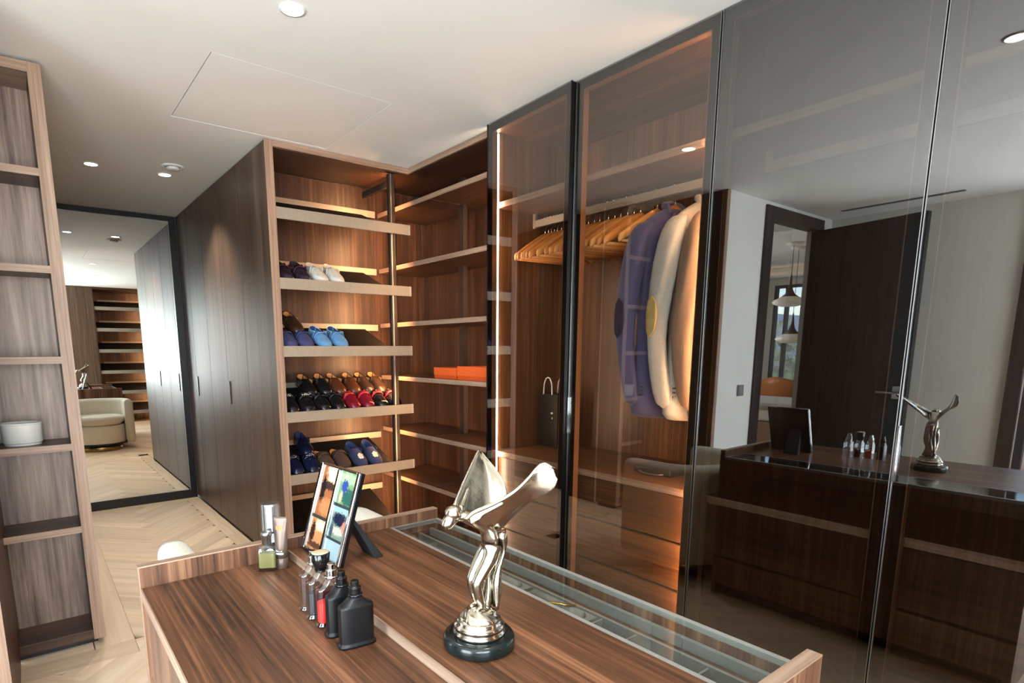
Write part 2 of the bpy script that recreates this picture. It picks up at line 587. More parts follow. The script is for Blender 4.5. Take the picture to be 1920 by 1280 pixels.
G().box(bx0, bx1 - .045, byf + .005, byb, .03, .075).build('bottom_panel', W['x'], bk, bevel=.001)
G().box(bx0 - .02, bx1 - .03, byf + .04, byb, 0, .03).build('plinth', BLACK, bk)
rv = G().box(-.195, -.155, 2.42, 3.048, 0, H - .001).build('wall_reveal', W['z'])
struct(rv)
G().box(-.196, -.154, 2.415, 2.42, 0, H - .001).build('edge_band', EDGE['z'], rv)
# oval ceramic pot on the fourth shelf
pot = thing('ceramic_pot', (-.045, 3.165, .954), 'low white ceramic pot with open top standing on a bookcase shelf', 'pot')
mt = Matrix.Translation((-.045, 3.165, .954)) @ Matrix.Diagonal((1.0, .85, 1, 1))
cer = plain('white_ceramic', srgb(212, 210, 204), .5, noise=.03, nscale=20)
G().xf(mt).lathe([(0.01, .006), (.066, .006), (.072, .012), (.074, .085), (.074, .092), (.068, .092), (.067, .03), (0.01, .025)], n=40, cap=True).build('body', cer, pot, smooth=True)
G().xf(mt).lathe([(.0735, .088), (.077, .091), (.076, .0965), (.068, .0965), (.067, .090)], n=40, cap=False).build('rim', cer, pot, smooth=True)
G().xf(mt).lathe([(.05, 0), (.066, 0), (.066, .006), (.05, .006)], n=40).build('foot', cer, pot)

# ------------------------------------------------------------------ mirror at the end of the passage
mi = thing('wall_mirror', (.66, 5.75, 0), 'floor to ceiling mirror with thick black frame at the end of the passage', 'mirror')
G().box(.17, 1.11, 5.742, 5.752, .078, 2.455).build('mirror_pane', MIRROR, mi)
G().box(.12, 1.165, 5.735, 5.752, 2.455, H - .004).build('frame_rail', BLACK, mi)
G().box(.12, 1.165, 5.735, 5.752, .0, .078).build('frame_rail', BLACK, mi)
G().box(1.11, 1.165, 5.735, 5.752, .078, 2.455).build('frame_stile', BLACK, mi)
G().box(.12, .17, 5.735, 5.752, .078, 2.455).build('frame_stile', BLACK, mi)
G().box(.12, 1.165, 5.7525, 5.79, 0, H - .004).build('backing', BLACK, mi)

# ------------------------------------------------------------------ tall closet along the passage
cl = thing('tall_closet', (1.2, 4.55, 0), 'floor to ceiling walnut closet with flush doors along the passage', 'closet')
G().box(1.192, 1.75, 3.87, 5.73, .0, H - .004).build('carcass', DARKW, cl)
CLW = wood('closet_walnut', 'z', srgb(52, 38, 30), srgb(84, 64, 50), srgb(112, 88, 70), rough=.42, fine=80, broad=7, along=.02, spec=.32)
for (y0, y1, hy) in ((5.39, 5.73, None), (4.905, 5.386, 5.362), (4.42, 4.901, None), (3.935, 4.416, 4.385), (3.376, 3.931, None)):
    d = G().box(1.166, 1.19, y0, y1, .02, H - .008).build('door', CLW, cl, bevel=.0015)
    if hy:
        G().box(1.160, 1.170, hy - .014, hy + .014, .972, 1.136).build('handle', POSTM, d, bevel=.001)
G().box(1.192, 1.212, 3.376, 3.87, 0, H - .004).build('side_panel', W['z'], cl)
G().box(1.166, 1.2125, 3.37, 3.376, 0, H - .004).build('edge_band', EDGE['z'], cl)

# ------------------------------------------------------------------ shoe cabinet in the niche
sc_ = thing('shoe_cabinet', (1.65, 3.6, 0), 'open walnut shoe cabinet with slanted trays glowing amber behind the chair', 'shoe cabinet')
G().box(1.212, 2.62, 3.82, 3.84, 0, 2.46).build('back_panel', W['z'], sc_)
G().box(1.212, 2.09, 3.385, 3.82, 2.462, H - .002).build('top_panel', W['x'], sc_)
G().box(1.2125, 2.095, 3.372, 3.385, 2.466, H - .002).build('fascia', EDGE['x'], sc_, bevel=.001)
G().box(1.212, 2.09, 3.40, 3.82, .0, .05).build('base', W['x'], sc_)
G().box(1.958, 2.0, 3.40, 3.43, .05, 2.455).build('post', POSTM, sc_, bevel=.002)
G().box(1.966, 1.972, 3.396, 3.40, .05, 2.455).build('post_rib', SILVER, sc_)
G().box(1.985, 2.0, 3.43, 3.82, 2.39, 2.43).build('bracket', POSTM, sc_, bevel=.002)
G().box(1.966, 1.992, 3.431, 3.439, .1, 2.44).build('light_strip', LEDA, sc_)
TZ = [2.153, 1.767, 1.38, .99, .606, .22]
TY0, TY1, TDF, TDB = 3.386, 3.78, -.032, .12
SL = math.atan2(TDB - TDF, TY1 - TY0)
for z in TZ:
    g = G()
    a = [(TY0, z + TDF - .012), (TY1, z + TDB - .012), (TY1, z + TDB), (TY0, z + TDF)]
    g.loft([[(1.216, y, zz) for y, zz in a], [(1.955, y, zz) for y, zz in a]])
    a2 = [(TY0, z + TDF - .012), (TY0 + .012, z + TDF - .008), (TY0 + .012, z + TDF + .004), (TY0, z + TDF)]
    g.loft([[(1.955, y, zz) for y, zz in a2], [(2.088, y, zz) for y, zz in a2]])
    t = g.build('tray', TRAYD, sc_)
    G().box(1.214, 2.094, 3.374, 3.386, z - .063, z).build('front_lip', CHAMP, t, bevel=.001)
    G().box(2.082, 2.0945, 3.3725, 3.374, z - .062, z - .001).build('end_cap', GFRAME, t)
    G().box(1.30, 2.06, TY1, TY1 + .008, z + TDB - .01, z + TDB + .032).build('back_lip', CHAMP, t)

# ------------------------------------------------------------------ corner shelving
cs = thing('corner_shelving', (2.35, 3.15, 0), 'open walnut corner shelving lit from behind between shoe cabinet and glass wardrobe', 'shelving')
G().box(2.60, 2.62, 2.52, 3.82, 0, 2.46).build('back_panel', W['z'], cs)
G().box(2.095, 2.60, 2.505, 2.52, 0, 2.46).build('side_panel', W['z'], cs)
G().box(2.09, 2.62, 2.505, 3.82, 2.462, H - .002).build('top_panel', W['y'], cs)
G().box(2.082, 2.095, 2.505, 3.372, 2.466, H - .002).build('fascia', EDGE['y'], cs, bevel=.001)
for z in (2.297, 1.92, 1.54, 1.172, .792, .455, .07):
    for y0, y1 in ((2.522, 3.138), (3.144, 3.80)):
        s = G().box(2.096, 2.50, y0, y1, z - .028, z).build('shelf', W['y'], cs, bevel=.001)
        G().box(2.09, 2.096, y0, y1, z - .028, z).build('edge_band', EDGE['y'], s)
G().box(2.335, 2.365, 3.139, 3.143, .05, 2.42).build('post', POSTM, cs)
g = G()
for z0, z1 in zip((.07, .455, .792, 1.172, 1.54, 1.92, 2.297), (.427, .764, 1.144, 1.512, 1.892, 2.269, 2.43)):
    G().box(2.332, 2.368, 3.115, 3.166, z0, z1).build('upright', POSTM, cs, bevel=.001)
    G().box(2.44, 2.47, 2.5205, 2.526, z0 + .01, z1 - .01).build('light_strip', LEDA, cs)
ORNG = plain('orange_card', srgb(232, 98, 40), .55, noise=.03)
ORNG2 = plain('orange_card_dark', srgb(214, 84, 32), .55, noise=.03)


def gift_box(x0, x1, y0, y1, z, h, label):
    t = thing('gift_box', ((x0 + x1) / 2, (y0 + y1) / 2, z), label, 'box', 'orange boxes on the corner shelf')
    G().box(x0 + .003, x1 - .003, y0 + .003, y1 - .003, z, z + h * .55).build('box_base', ORNG2, t)
    G().box(x0, x1, y0, y1, z + h * .30, z + h).build('lid', ORNG, t, bevel=.001)


gift_box(2.13, 2.34, 2.93, 3.17, 1.172, .07, 'flat orange gift box, the farther one on the corner shelf')
gift_box(2.12, 2.40, 2.60, 2.90, 1.172, .082, 'flat orange gift box, the nearer one beside the glass wardrobe')
ob = thing('paper_bag', (2.38, 2.57, 1.26), 'small orange paper bag standing upright behind the orange boxes', 'bag')
G().loft([[(2.42, 2.535, 1.172), (2.47, 2.535, 1.172), (2.47, 2.66, 1.172), (2.42, 2.66, 1.172)], [(2.443, 2.535, 1.40), (2.447, 2.535, 1.40), (2.447, 2.62, 1.40), (2.443, 2.62, 1.40)]]).build('bag_body', ORNG, ob)
G().tube([(2.445, 2.555, 1.395), (2.445, 2.56, 1.43), (2.445, 2.58, 1.445), (2.445, 2.60, 1.43), (2.445, 2.605, 1.395)], .003, 6).build('bag_handle', ORNG2, ob)

# ------------------------------------------------------------------ glass wardrobes
WX, WB = 2.06, 2.62


def wardrobe(name, y0, y1, label, lit, back, seams, tops):
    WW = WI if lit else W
    t = thing(name, (2.3, (y0 + y1) / 2, 0), label, 'wardrobe', 'glass fronted wardrobes')
    G().box(WB, WB + .018, y0 + .02, y1 - .02, 0, H - .02).build('back_panel', back, t)
    G().box(WX + .012, WB, y0 + .001, y0 + .02, 0, H - .005).build('side_panel', WW['z'], t)
    G().box(WX + .012, WB, y1 - .02, y1 - .001, 0, H - .005).build('side_panel', WW['z'], t)
    G().box(WX + .012, WB, y0 + .02, y1 - .02, H - .03, H - .005).build('top_panel', WW['y'], t)
    G().box(WX + .012, WB, y0 + .02, y1 - .02, 0, .10).build('plinth', DARKW, t)
    s = G().box(2.096, WB, y0 + .021, y1 - .021, 2.092, 2.121).build('shelf', WW['y'], t)
    G().box(2.09, 2.096, y0 + .021, y1 - .021, 2.092, 2.121).build('edge_band', EDGE['y'], s)
    r = G().box(2.333, 2.347, y0 + .03, y1 - .03, 2.02, 2.056).build('hanging_rail', CHAMP, t, bevel=.001)
    for yy in (y0 + .032, y1 - .05):
        G().box(2.332, 2.348, yy, yy + .018, 2.015, 2.0915).build('rail_bracket', CHAMP, r)
    c = G().box(2.10, WB, y0 + .022, y1 - .022, .757, .787).build('counter', WW['y'], t, bevel=.001)
    G().box(2.094, 2.10, y0 + .022, y1 - .022, .757, .787).build('edge_band', EDGE['y'], c)
    for a, b in tops:
        for k in range(3):
            zt = .752 - k * .207
            G().box(2.104, 2.124, a, b, zt - .195, zt).build('drawer', WW['y'], t, bevel=.0015)
    G().box(2.124, WB, y0 + .022, y1 - .022, .10, .757).build('drawer_carcass', BLACK, t)
    for k in range(len(seams) - 1):
        a, b = seams[k] + .0025, seams[k + 1] - .0025
        fw = .036
        dmx = Matrix.Identity(4)
        if b > 2.4:      # this door stands a finger's width ajar on its hinge
            dmx = Matrix.Translation((2.045, b, 0)) @ Matrix.Rotation(math.radians(-2.3), 4, 'Z') @ Matrix.Translation((-2.045, -b, 0))
        g = G().xf(dmx).box(2.037, 2.062, a, a + fw, .012, H - .006).box(2.037, 2.062, b - fw, b, .012, H - .006)
        g.box(2.037, 2.062, a + fw, b - fw, .012, .05).box(2.037, 2.062, a + fw, b - fw, H - .045, H - .006)
        d = g.build('door', FRAME, t)
        G().xf(dmx).box(2.0300, 2.0335, a, b, .01, H - .004).build('glass_pane', SMOKE_LIT if lit else SMOKE, d)
        e = .0016
        G().xf(dmx).box(2.0285, 2.037, a - .0005, a + e, .01, H - .004).build('edge_profile', FRAME if b > 2.4 else SILVER, d)
        G().xf(dmx).box(2.0285, 2.037, b - e, b + .0005, .01, H - .004).build('edge_profile', FRAME if k == len(seams) - 2 and b > 2.3 else SILVER, d)
        rg = G().xf(dmx).box(2.037, 2.068, a + fw, a + fw + .003, .05, H - .045).box(2.037, 2.068, b - fw - .003, b - fw, .05, H - .045)
        rg.box(2.037, 2.068, a + fw + .003, b - fw - .003, H - .048, H - .045)
        rg.build('frame_return', BRONZE, d)
    return t


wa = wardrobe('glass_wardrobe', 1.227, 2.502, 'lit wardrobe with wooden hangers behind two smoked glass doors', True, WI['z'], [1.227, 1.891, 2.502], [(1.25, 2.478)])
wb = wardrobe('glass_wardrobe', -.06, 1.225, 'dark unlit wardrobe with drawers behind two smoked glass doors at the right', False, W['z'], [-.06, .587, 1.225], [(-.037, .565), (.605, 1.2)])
G().box(2.066, 2.078, 2.462, 2.481, .12, 2.45).build('light_strip', LEDW, wa)
G().box(2.072, 2.084, 1.249, 1.262, .14, 2.45).build('light_strip', LEDB, wa)
for t, y in ((wa, 1.886), (wb, .582)):
    G().box(2.022, 2.0285, y - .003, y + .003, .965, 1.132).build('door_handle', CHROME, t)
for z0 in (0,):
    struct(G().box(2.03, 2.64, -1.87, -.062, 0, H - .001).build('wall_panel', DARKW))

# hangers
HWS = [plain('hanger_beech_%d' % k, srgb(*c), .35, noise=.12, nscale=25) for k, c in enumerate(((232, 166, 92), (204, 128, 66), (222, 150, 76)))]


def hanger(y, label, tilt, bar, HW):
    base = V(2.34, y, 2.056)
    t = thing('coat_hanger', base, label, 'coat hanger', 'wooden hangers on the wardrobe rail')
    t.rotation_euler = (0, 0, tilt)
    mtx = Matrix.Translation(base)
    # hook
    pts = [(0.0, 0, -.095), (0, 0, -.060), (.012, 0, -.045), (.028, 0, -.022), (.026, 0, -.002), (.010, 0, .010), (-.008, 0, .008), (-.014, 0, -.004)]
    G().xf(mtx).tube(pts, .0022, 6).build('hook', CHROME, t, smooth=True)
    # shoulders
    rings = []
    n = 17
    for k in range(n):
        u = -1 + 2 * k / (n - 1)
        x = u * .215
        au = abs(u)
        z = -.092 - .118 * au ** 1.15
        hgt = .050 * (1 - au) ** 1.2 + .032
        th = .0050 + .0035 * au ** 2
        yy = -.012 * au ** 2
        ring = []
        for i in range(10):
            a = 2 * math.pi * i / 10
            ring.append((x, yy + th * math.cos(a), z - hgt * .35 + hgt * .55 * math.sin(a)))
        rings.append(ring)
    G().xf(mtx).loft(rings).build('shoulders', HW, t, smooth=True)
    if bar:
        G().xf(mtx).tube([(-.19, 0, -.228), (.19, 0, -.228)], .0065, 8).build('trouser_bar', HW, t, smooth=True)
    return t


hy_ = [2.378, 2.354, 2.331, 2.309, 2.287, 2.258, 2.195, 2.145, 2.105, 2.072, 2.034, 2.0, 1.946, 1.907, 1.873, 1.833, 1.796, 1.760, 1.671, 1.58, 1.425, 1.315]
NE = len(hy_) - 3
ORD = 'first second third fourth fifth sixth seventh eighth ninth tenth eleventh twelfth thirteenth fourteenth fifteenth sixteenth seventeenth eighteenth nineteenth twentieth twenty-first'.split()
for i, y in enumerate(hy_):
    if i < NE:
        lab = 'empty beech coat hanger, %s from the left end of the rail' % ORD[i]
        if i == 0:
            lab = 'empty beech coat hanger at the far left end of the rail'
        elif i == NE - 1:
            lab = 'empty beech coat hanger spaced apart just left of the navy jacket'
    else:
        lab = ['beech coat hanger inside the shoulders of the navy jacket', 'beech coat hanger carrying the pale grey linen jacket', 'beech coat hanger at the right end carrying the brown jacket'][i - NE]
    hanger(y, lab, (-(.05 + .19 * i / NE) + random.uniform(-.04, .04)) if i < NE else (-.13, -.09, -.04)[i - NE], True, HWS[i % 3])


def jacket(y, label, mat, lining, patch, rot, seed, length=.92):
    rnd = random.Random(seed)
    base = V(2.34, y, 2.056)
    t = thing('jacket', base, label, 'jacket')
    t.rotation_euler = (0, 0, rot)
    mtx = Matrix.Translation(base)
    z0 = -.098
    rings = []
    prof = [(0.0, .050, .018), (.022, .10, .035), (.062, .17, .048), (.10, .205, .055), (.16, .205, .058), (.32, .19, .056), (.50, .18, .053), (.70, .19, .056), (.84, .20, .058), (length, .20, .056)]
    for d, hw, th in prof:
        ring = []
        for i in range(36):
            a = 2 * math.pi * i / 36
            ca, sa = math.cos(a), math.sin(a)
            x = hw * math.copysign(abs(ca) ** .7, ca)
            w = 1 + .10 * math.sin(5 * a + seed) * min(1, d * 2.2) + .05 * math.sin(9 * a + 2 * seed) * min(1, d * 2)
            ring.append((x, th * math.copysign(abs(sa) ** .8, sa) * w, z0 - d - .015 * (1 - abs(ca)) * 0))
        rings.append(ring)
    G().xf(mtx).loft(rings, cap=True).build('body', mat, t, smooth=True, sub=1)
    for s in (-1, 1):
        path = [(s * .165, 0, z0 - .065), (s * .204, .002, z0 - .115), (s * .226, .012, z0 - .25), (s * .236, .030, z0 - .42), (s * .228, .044, z0 - .56), (s * .205, .032, z0 - .72), (s * .19, 0.010, z0 - .86)]
        rad = [.045, .060, .062, .057, .054, .050, .048]
        g = G().xf(mtx)
        rings = []
        for k, (p, r) in enumerate(zip(path, rad)):
            ring = []
            for i in range(20):
                a = 2 * math.pi * i / 20
                w = 1 + (.17 * math.sin(4 * a + k * 1.7 + seed) if 1 < k < 6 else .05 * math.sin(3 * a + k))
                ring.append((p[0] + r * .55 * math.cos(a) * w, p[1] + r * .9 * math.sin(a) * w, p[2]))
            rings.append(ring)
        sl = g.loft(rings, cap=True).build('sleeve', mat, t, smooth=True, sub=1)
        if patch:
            g = G().xf(mtx)
            rows = []
            for k in range(9):
                v = -1 + 2 * k / 8
                row = []
                for i in range(7):
                    u = -1 + 2 * i / 6
                    hu = .55 * math.sqrt(max(0, 1 - v * v)) * u
                    a = math.pi + (-.15 if s < 0 else .15) + hu if s < 0 else hu
                    row.append((s * .233 + .067 * .56 * math.cos(a), .032 + .0600 * math.sin(a), z0 - .47 - .085 * v))
                rows.append(row)
            g.grid(rows).build('elbow_patch', patch, sl, smooth=True, solid=.003)
        for k in range(3):
            G().xf(mtx @ Matrix.Translation((s * .195, -.038, z0 - .80 + k * .018))).lathe([(.001, -.004), (.007, -.003), (.007, .003), (.001, .004)], n=10).build('button', lining, sl)
    # collar and lapel roll
    g = G().xf(mtx)
    g.tube([(-.06, -.03, z0 - .03), (-.045, .015, z0 + .012), (0, .03, z0 + .02), (.045, .015, z0 + .012), (.06, -.03, z0 - .03)], [.012, .017, .019, .017, .012], 8)
    g.build('collar', mat, t, smooth=True)
    for s in (-1, 1):
        G().xf(mtx).loft([[(s * .055, -.04, z0 - .03), (s * .11, -.055, z0 - .09), (s * .108, -.06, z0 - .09), (s * .05, -.05, z0 - .03)], [(s * .03, -.068, z0 - .25), (s * .11, -.066, z0 - .16), (s * .105, -.070, z0 - .16), (s * .03, -.074, z0 - .25)]]).build('lapel', mat, t)
    return t


NAVYJ = plain('navy_wool', srgb(66, 68, 106), .8, noise=.10, nscale=140, bump=.15, bscale=400, sheen=.2)
LINENJ = plain('pale_linen', srgb(168, 168, 162), .85, noise=.10, nscale=120, bump=.2, bscale=300)
BROWNJ = plain('taupe_linen', srgb(120, 100, 84), .85, noise=.10, nscale=120, bump=.2, bscale=300)
DKBTN = plain('horn_button', srgb(45, 36, 30), .3, noise=.1)
jacket(1.58, 'navy blue blazer with dark elbow patch hanging in the wardrobe', NAVYJ, DKBTN, plain('navy_suede', srgb(34, 34, 54), .95, noise=.1), -.13, 1.0)
jacket(1.425, 'pale grey linen jacket with ochre elbow patch hanging in the wardrobe', LINENJ, DKBTN, plain('ochre_suede', srgb(168, 148, 96), .95, noise=.1), -.09, 2.3)
jacket(1.315, 'taupe linen jacket hanging at the right end of the rail', BROWNJ, DKBTN, None, -.04, 4.1)

# paper bag and folded fleece on the wardrobe counter
pb = thing('paper_bag', (2.46, 2.40, .787), 'black paper shopping bag with white rope handles on the wardrobe counter', 'bag')
BLKP = plain('black_paper', srgb(12, 12, 13), .35, noise=.1)
WROPE = plain('white_rope', srgb(214, 210, 202), .8, noise=.05)
G().loft([[(2.42, 2.33, .787), (2.52, 2.33, .787), (2.52, 2.47, .787), (2.42, 2.47, .787)], [(2.41, 2.325, 1.10), (2.53, 2.325, 1.10), (2.53, 2.475, 1.10), (2.41, 2.475, 1.10)]], cap=False).build('bag_body', BLKP, pb, solid=.002)
G().box(2.42, 2.52, 2.33, 2.47, .787, .790).build('bag_floor', BLKP, pb)
g = G()
for x in (2.412, 2.528):
    G().tube([(x, 2.37, 1.095), (x, 2.375, 1.16), (x, 2.39, 1.19), (x, 2.405, 1.195), (x, 2.42, 1.19), (x, 2.435, 1.16), (x, 2.44, 1.095)], .004, 6).build('rope_handle', WROPE, pb, smooth=True)
G().box(2.4075, 2.4095, 2.36, 2.366, .985, .995).box(2.4075, 2.4095, 2.368, 2.374, .985, .995).box(2.4085, 2.4105, 2.362, 2.367, .955, .965).build('print', WROPE, pb)
cb = thing('clutch_bag', (2.31, 1.56, .787), 'small dark leather clutch with silver rim on the wardrobe counter', 'bag')
G().box(2.24, 2.38, 1.46, 1.66, .788, .822).build('clutch_body', plain('dark_leather', srgb(26, 23, 22), .45, noise=.15), cb, bevel=.01)
G().tube([(2.236, 1.625, .80), (2.226, 1.605, .795), (2.221, 1.56, .7925), (2.226, 1.515, .795), (2.236, 1.495, .80)], .004, 8).build('clasp', SILVER, cb, smooth=True)

# ------------------------------------------------------------------ island
il = thing('dressing_island', (.63, 1.01, 0), 'walnut dressing table island with raised glass topped jewellery drawer', 'island')
IX0, IX1, IY0, IY1 = .175, 1.092, .385, 1.64
ZR, ZU, ZL = .815, .78, .758
XS, XG = .558, .900
G().box(IX0 + .002, XS - .002, IY0 + .026, IY1 - .026, ZL - .03, ZL).build('lower_top', ISL, il)
G().box(IX0 - .001, IX0 + .002, IY0 + .026, IY1 - .026, ZL - .03, ZL).build('edge_band', EDGE['y'], il)
G().box(XS + .002, XG, IY0 + .026, IY1 - .026, ZU - .03, ZU).build('upper_top', ISL, il)
G().box(XS - .0015, XS + .002, IY0 + .026, IY1 - .026, ZL - .03, ZU).build('edge_band', EDGE['y'], il)
for a, b in ((IY1 - .026, IY1), (IY0, IY0 + .026)):
    r = G().box(IX0, IX1, a, b, .0, ZR - .003).build('end_panel', ISLX, il)
    G().box(IX0, IX1, a, b, ZR - .003, ZR).build('edge_band', EDGE['x'], r)
    G().box(IX0 - .002, IX0, a, b, .0, ZR).build('edge_band', EDGE['z'], r)
for k in range(3):
    d = G().box(IX0 + .004, IX0 + .024, IY0 + .03, IY1 - .03, .10 + k * .208, .10 + k * .208 + .203).build('drawer', ISLX, il, bevel=.001)
G().box(IX0 + .05, XG - .02, IY0 + .03, IY1 - .03, .06, .70).build('carcass', BLACK, il)
G().box(XG - .02, IX1 - .004, IY0 + .03, IY1 - .03, .06, .66).build('carcass', ISLX, il)
G().box(IX1 - .016, IX1 - .002, IY0 + .026, IY1 - .026, .06, ZU - .012).build('side_panel', ISLX, il)
G().box(IX0 + .05, IX1 - .05, IY0 + .05, IY1 - .05, 0, .06).build('plinth', BLACK, il)
# showcase
fwd = .011
gy0, gy1 = IY0 + .027, IY1 - .027
G().box(XG, XG + fwd, gy0, gy1, ZU - .012, ZU + .0005).build('showcase_frame', GFRAME, il)
G().box(IX1 - fwd - .002, IX1, gy0, gy1, ZU - .012, ZU + .0005).build('showcase_frame', GFRAME, il)
G().box(XG + fwd, IX1 - fwd - .002, gy1 - fwd, gy1, ZU - .012, ZU + .0005).build('showcase_frame', GFRAME, il)
G().box(XG + fwd, IX1 - fwd - .002, gy0, gy0 + fwd, ZU - .012, ZU + .0005).build('showcase_frame', GFRAME, il)
G().box(XG + fwd, IX1 - fwd - .002, gy0 + fwd, gy1 - fwd, ZU - .006, ZU).build('glass_top', TOPGL, il)
bx_ = G().box(XG + .002, IX1 - .018, gy0, gy1, .665, .672).build('drawer_floor', GREYD, il)
G().box(XG + .001, XG + .010, gy0, gy1, .672, ZU - .013).build('drawer_side', GREYL, bx_)
G().box(1.012, 1.020, gy0, gy1, .672, .742).build('drawer_side', GREYL, bx_)
G().box(1.022, 1.055, gy0, gy1, .672, .728).build('drawer_front', ISL, bx_)
G().box(1.058, 1.070, gy0, gy1, .672, .750).build('drawer_rail', GFRAME, bx_)
for y in (1.5, 1.27, 1.255, .815, .72, .55):
    G().box(XG + .010, 1.012, y, y + .005, .672, .738).build('divider', GREYL, bx_)
for (y0, y1) in ((1.05, 1.24), (.83, 1.035)):
    c = G().box(XG + .012, 1.010, y0, y1, .672, .738).build('insert', GREYL, bx_)
    for k in range(2):
        xx = XG + .04 + k * .04
        G().tube([(xx, y0 + .02, .740), (xx, y1 - .02, .740)], .013, 10).build('ring_roll', GREYL, c, smooth=True)
gp_ = thing('tie_clip', (.955, .90, .752), 'slim gold tie clip lying on a grey roll under the glass', 'tie clip')
G().tube([(.935, .945, .757), (.985, .875, .757)], .0045, 8, flat=.6).build('bar', GOLD, gp_, smooth=True)
G().tube([(.935, .945, .757), (.928, .950, .756), (.932, .940, .753), (.955, .912, .754)], .003, 6).build('spring', GOLD, gp_, smooth=True)
bt = thing('rolled_belt', (.955, 1.40, .672), 'dark leather belt rolled up in the jewellery drawer', 'belt')
pts = []
for k in range(60):
    a = k * .42
    r = .018 + k * .00055
    pts.append((.957 + r * math.cos(a), 1.385 + 1.5 * r * math.sin(a), .692))
BELTM = plain('belt_leather', srgb(34, 28, 26), .4, noise=.15)
rr = []
for k, p in enumerate(pts):
    q = Vector(pts[min(k + 1, 59)]) - Vector(pts[max(k - 1, 0)])
    nn = V(-q.y, q.x, 0).normalized() * .002
    rr.append([V(*p) + nn + V(0, 0, -.016), V(*p) - nn + V(0, 0, -.016), V(*p) - nn + V(0, 0, .016), V(*p) + nn + V(0, 0, .016)])
G().loft(rr).build('strap', BELTM, bt, smooth=False)
G().box(.935, .985, 1.425, 1.43, .68, .71).build('buckle', SILVER, bt, bevel=.002)

# ------------------------------------------------------------------ toiletries on the lower level


def stadium(a, b, z, n=28, c=(0, 0), p=.5):
    return [(c[0] + a * math.copysign(abs(math.cos(t)) ** p, math.cos(t)), c[1] + b * math.copysign(abs(math.sin(t)) ** p, math.sin(t)), z) for t in [2 * math.pi * i / n for i in range(n)]]


def perfume(x, y, rot, body, cap, label, liquid=None, level=.055, squat=False, top=None):
    base = V(x, y, ZL)
    t = thing('perfume_bottle', base, label, 'perfume bottle', 'perfume bottles lined up on the island')
    t.rotation_euler = (0, 0, rot)
    m = Matrix.Translation(base)
    prof = [(.037, .0165, 0), (.040, .0185, .002), (.040, .0185, .006), (.0365, .0160, .009), (.0362, .0158, .012), (.0362, .0158, .084), (.0355, .0155, .088), (.030, .0145, .0905), (.022, .0135, .096), (.015, .0125, .103), (.0125, .0120, .107)]
    G().xf(m).loft([stadium(a, b, z, p=.55) for a, b, z in prof]).build('bottle', body, t, smooth=True)
    G().xf(m).lathe([(.0125, .107), (.0150, .108), (.0150, .111), (.0122, .112)], n=24).build('collar', cap, t, smooth=True)
    if squat:
        G().xf(m).loft([stadium(.0155, .0145, .112, p=.9), stadium(.019, .0165, .128, p=.9), stadium(.0215, .0185, .148, p=.9), stadium(.020, .017, .1495, p=.9)]).build('stopper', cap, t, smooth=True)
        G().xf(m).loft([stadium(.0195, .0165, .1496, p=.9), stadium(.018, .015, .1515, p=.9), stadium(.008, .006, .1505, p=.9)]).build('stopper_top', top, t, smooth=True)
    else:
        G().xf(m).lathe([(.0122, .112), (.0122, .126), (.0085, .127), (.0085, .138), (.0075, .139)], n=24).build('sprayer', cap, t, smooth=False, bevel=.0008)
    if liquid:
        G().xf(m).loft([stadium(.0335, .0135, .0105, p=.55), stadium(.0335, .0135, level, p=.55)]).build('liquid', liquid, t, smooth=False)
    return t


MATBLK = plain('matt_black_lacquer', srgb(12, 12, 13), .40, 0, .3, noise=.08)
GLBLK = plain('gloss_black', srgb(14, 14, 15), .12, noise=.1)
REDLQ = plain('red_liquid', srgb(226, 48, 44), .2, noise=.03)
SMKLQ = plain('smoky_liquid', srgb(44, 46, 50), .15, noise=.05)
PALELQ = plain('pale_liquid', srgb(196, 200, 190), .15, noise=.05)
perfume(.490, 1.245, .05, BOTGL, CHROME, 'clear glass perfume bottle with silver sprayer, farthest in the row')
perfume(.487, 1.193, .03, BOTGL, GLBLK, 'clear perfume bottle with chunky black stopper and dark liquid', SMKLQ, .060, True, plain('cork_top', srgb(196, 172, 138), .6, noise=.1))
perfume(.489, 1.142, .0, BOTGL, CHROME, 'clear perfume bottle with bright red liquid and silver sprayer', REDLQ, .056)
perfume(.488, 1.088, -.03, MATBLK, GLBLK, 'matt black perfume bottle standing behind the nearest one')
perfume(.488, 1.024, -.12, MATBLK, GLBLK, 'matt black perfume bottle, nearest in the row')

de = thing('deodorant_can', (.507, 1.592, ZL), 'silver capped deodorant spray can at the back corner of the island', 'spray can')
m = Matrix.Translation((.507, 1.585, ZL))
G().xf(m).lathe([(.022, 0), (.0255, .002), (.0255, .095), (.0245, .098)], n=32).build('can', plain('can_black', srgb(28, 28, 30), .3, .3, noise=.1), de, smooth=True)
G().xf(m).lathe([(.0258, .070), (.0258, .096)], n=32, cap=False).build('label_band', plain('label_white', srgb(218, 218, 216), .5, noise=.02), de, smooth=True)
G().xf(m).lathe([(.0262, .099), (.0265, .101), (.0265, .172), (.0255, .177), (.0240, .178)], n=32).build('cap', SILVER, de, smooth=False, bevel=.001)
co = thing('cologne_bottle', (.478, 1.545, ZL), 'square glass cologne bottle with yellow green liquid and silver cap', 'cologne')
m = Matrix.Translation((.478, 1.545, ZL)) @ Matrix.Rotation(-.5, 4, 'Z')
G().xf(m).loft([stadium(.024, .015, 0, p=.35), stadium(.0255, .0165, .002, p=.35), stadium(.0255, .0165, .060, p=.4), stadium(.024, .0155, .066, p=.5), stadium(.017, .013, .072, p=.8), stadium(.0125, .012, .074, p=1)]).build('bottle', BOTGL, co, smooth=True)
G().xf(m).loft([stadium(.0225, .0135, .010, p=.35), stadium(.0225, .0135, .052, p=.35)]).build('liquid', plain('yellow_liquid', srgb(122, 120, 72), .2, noise=.03), co)
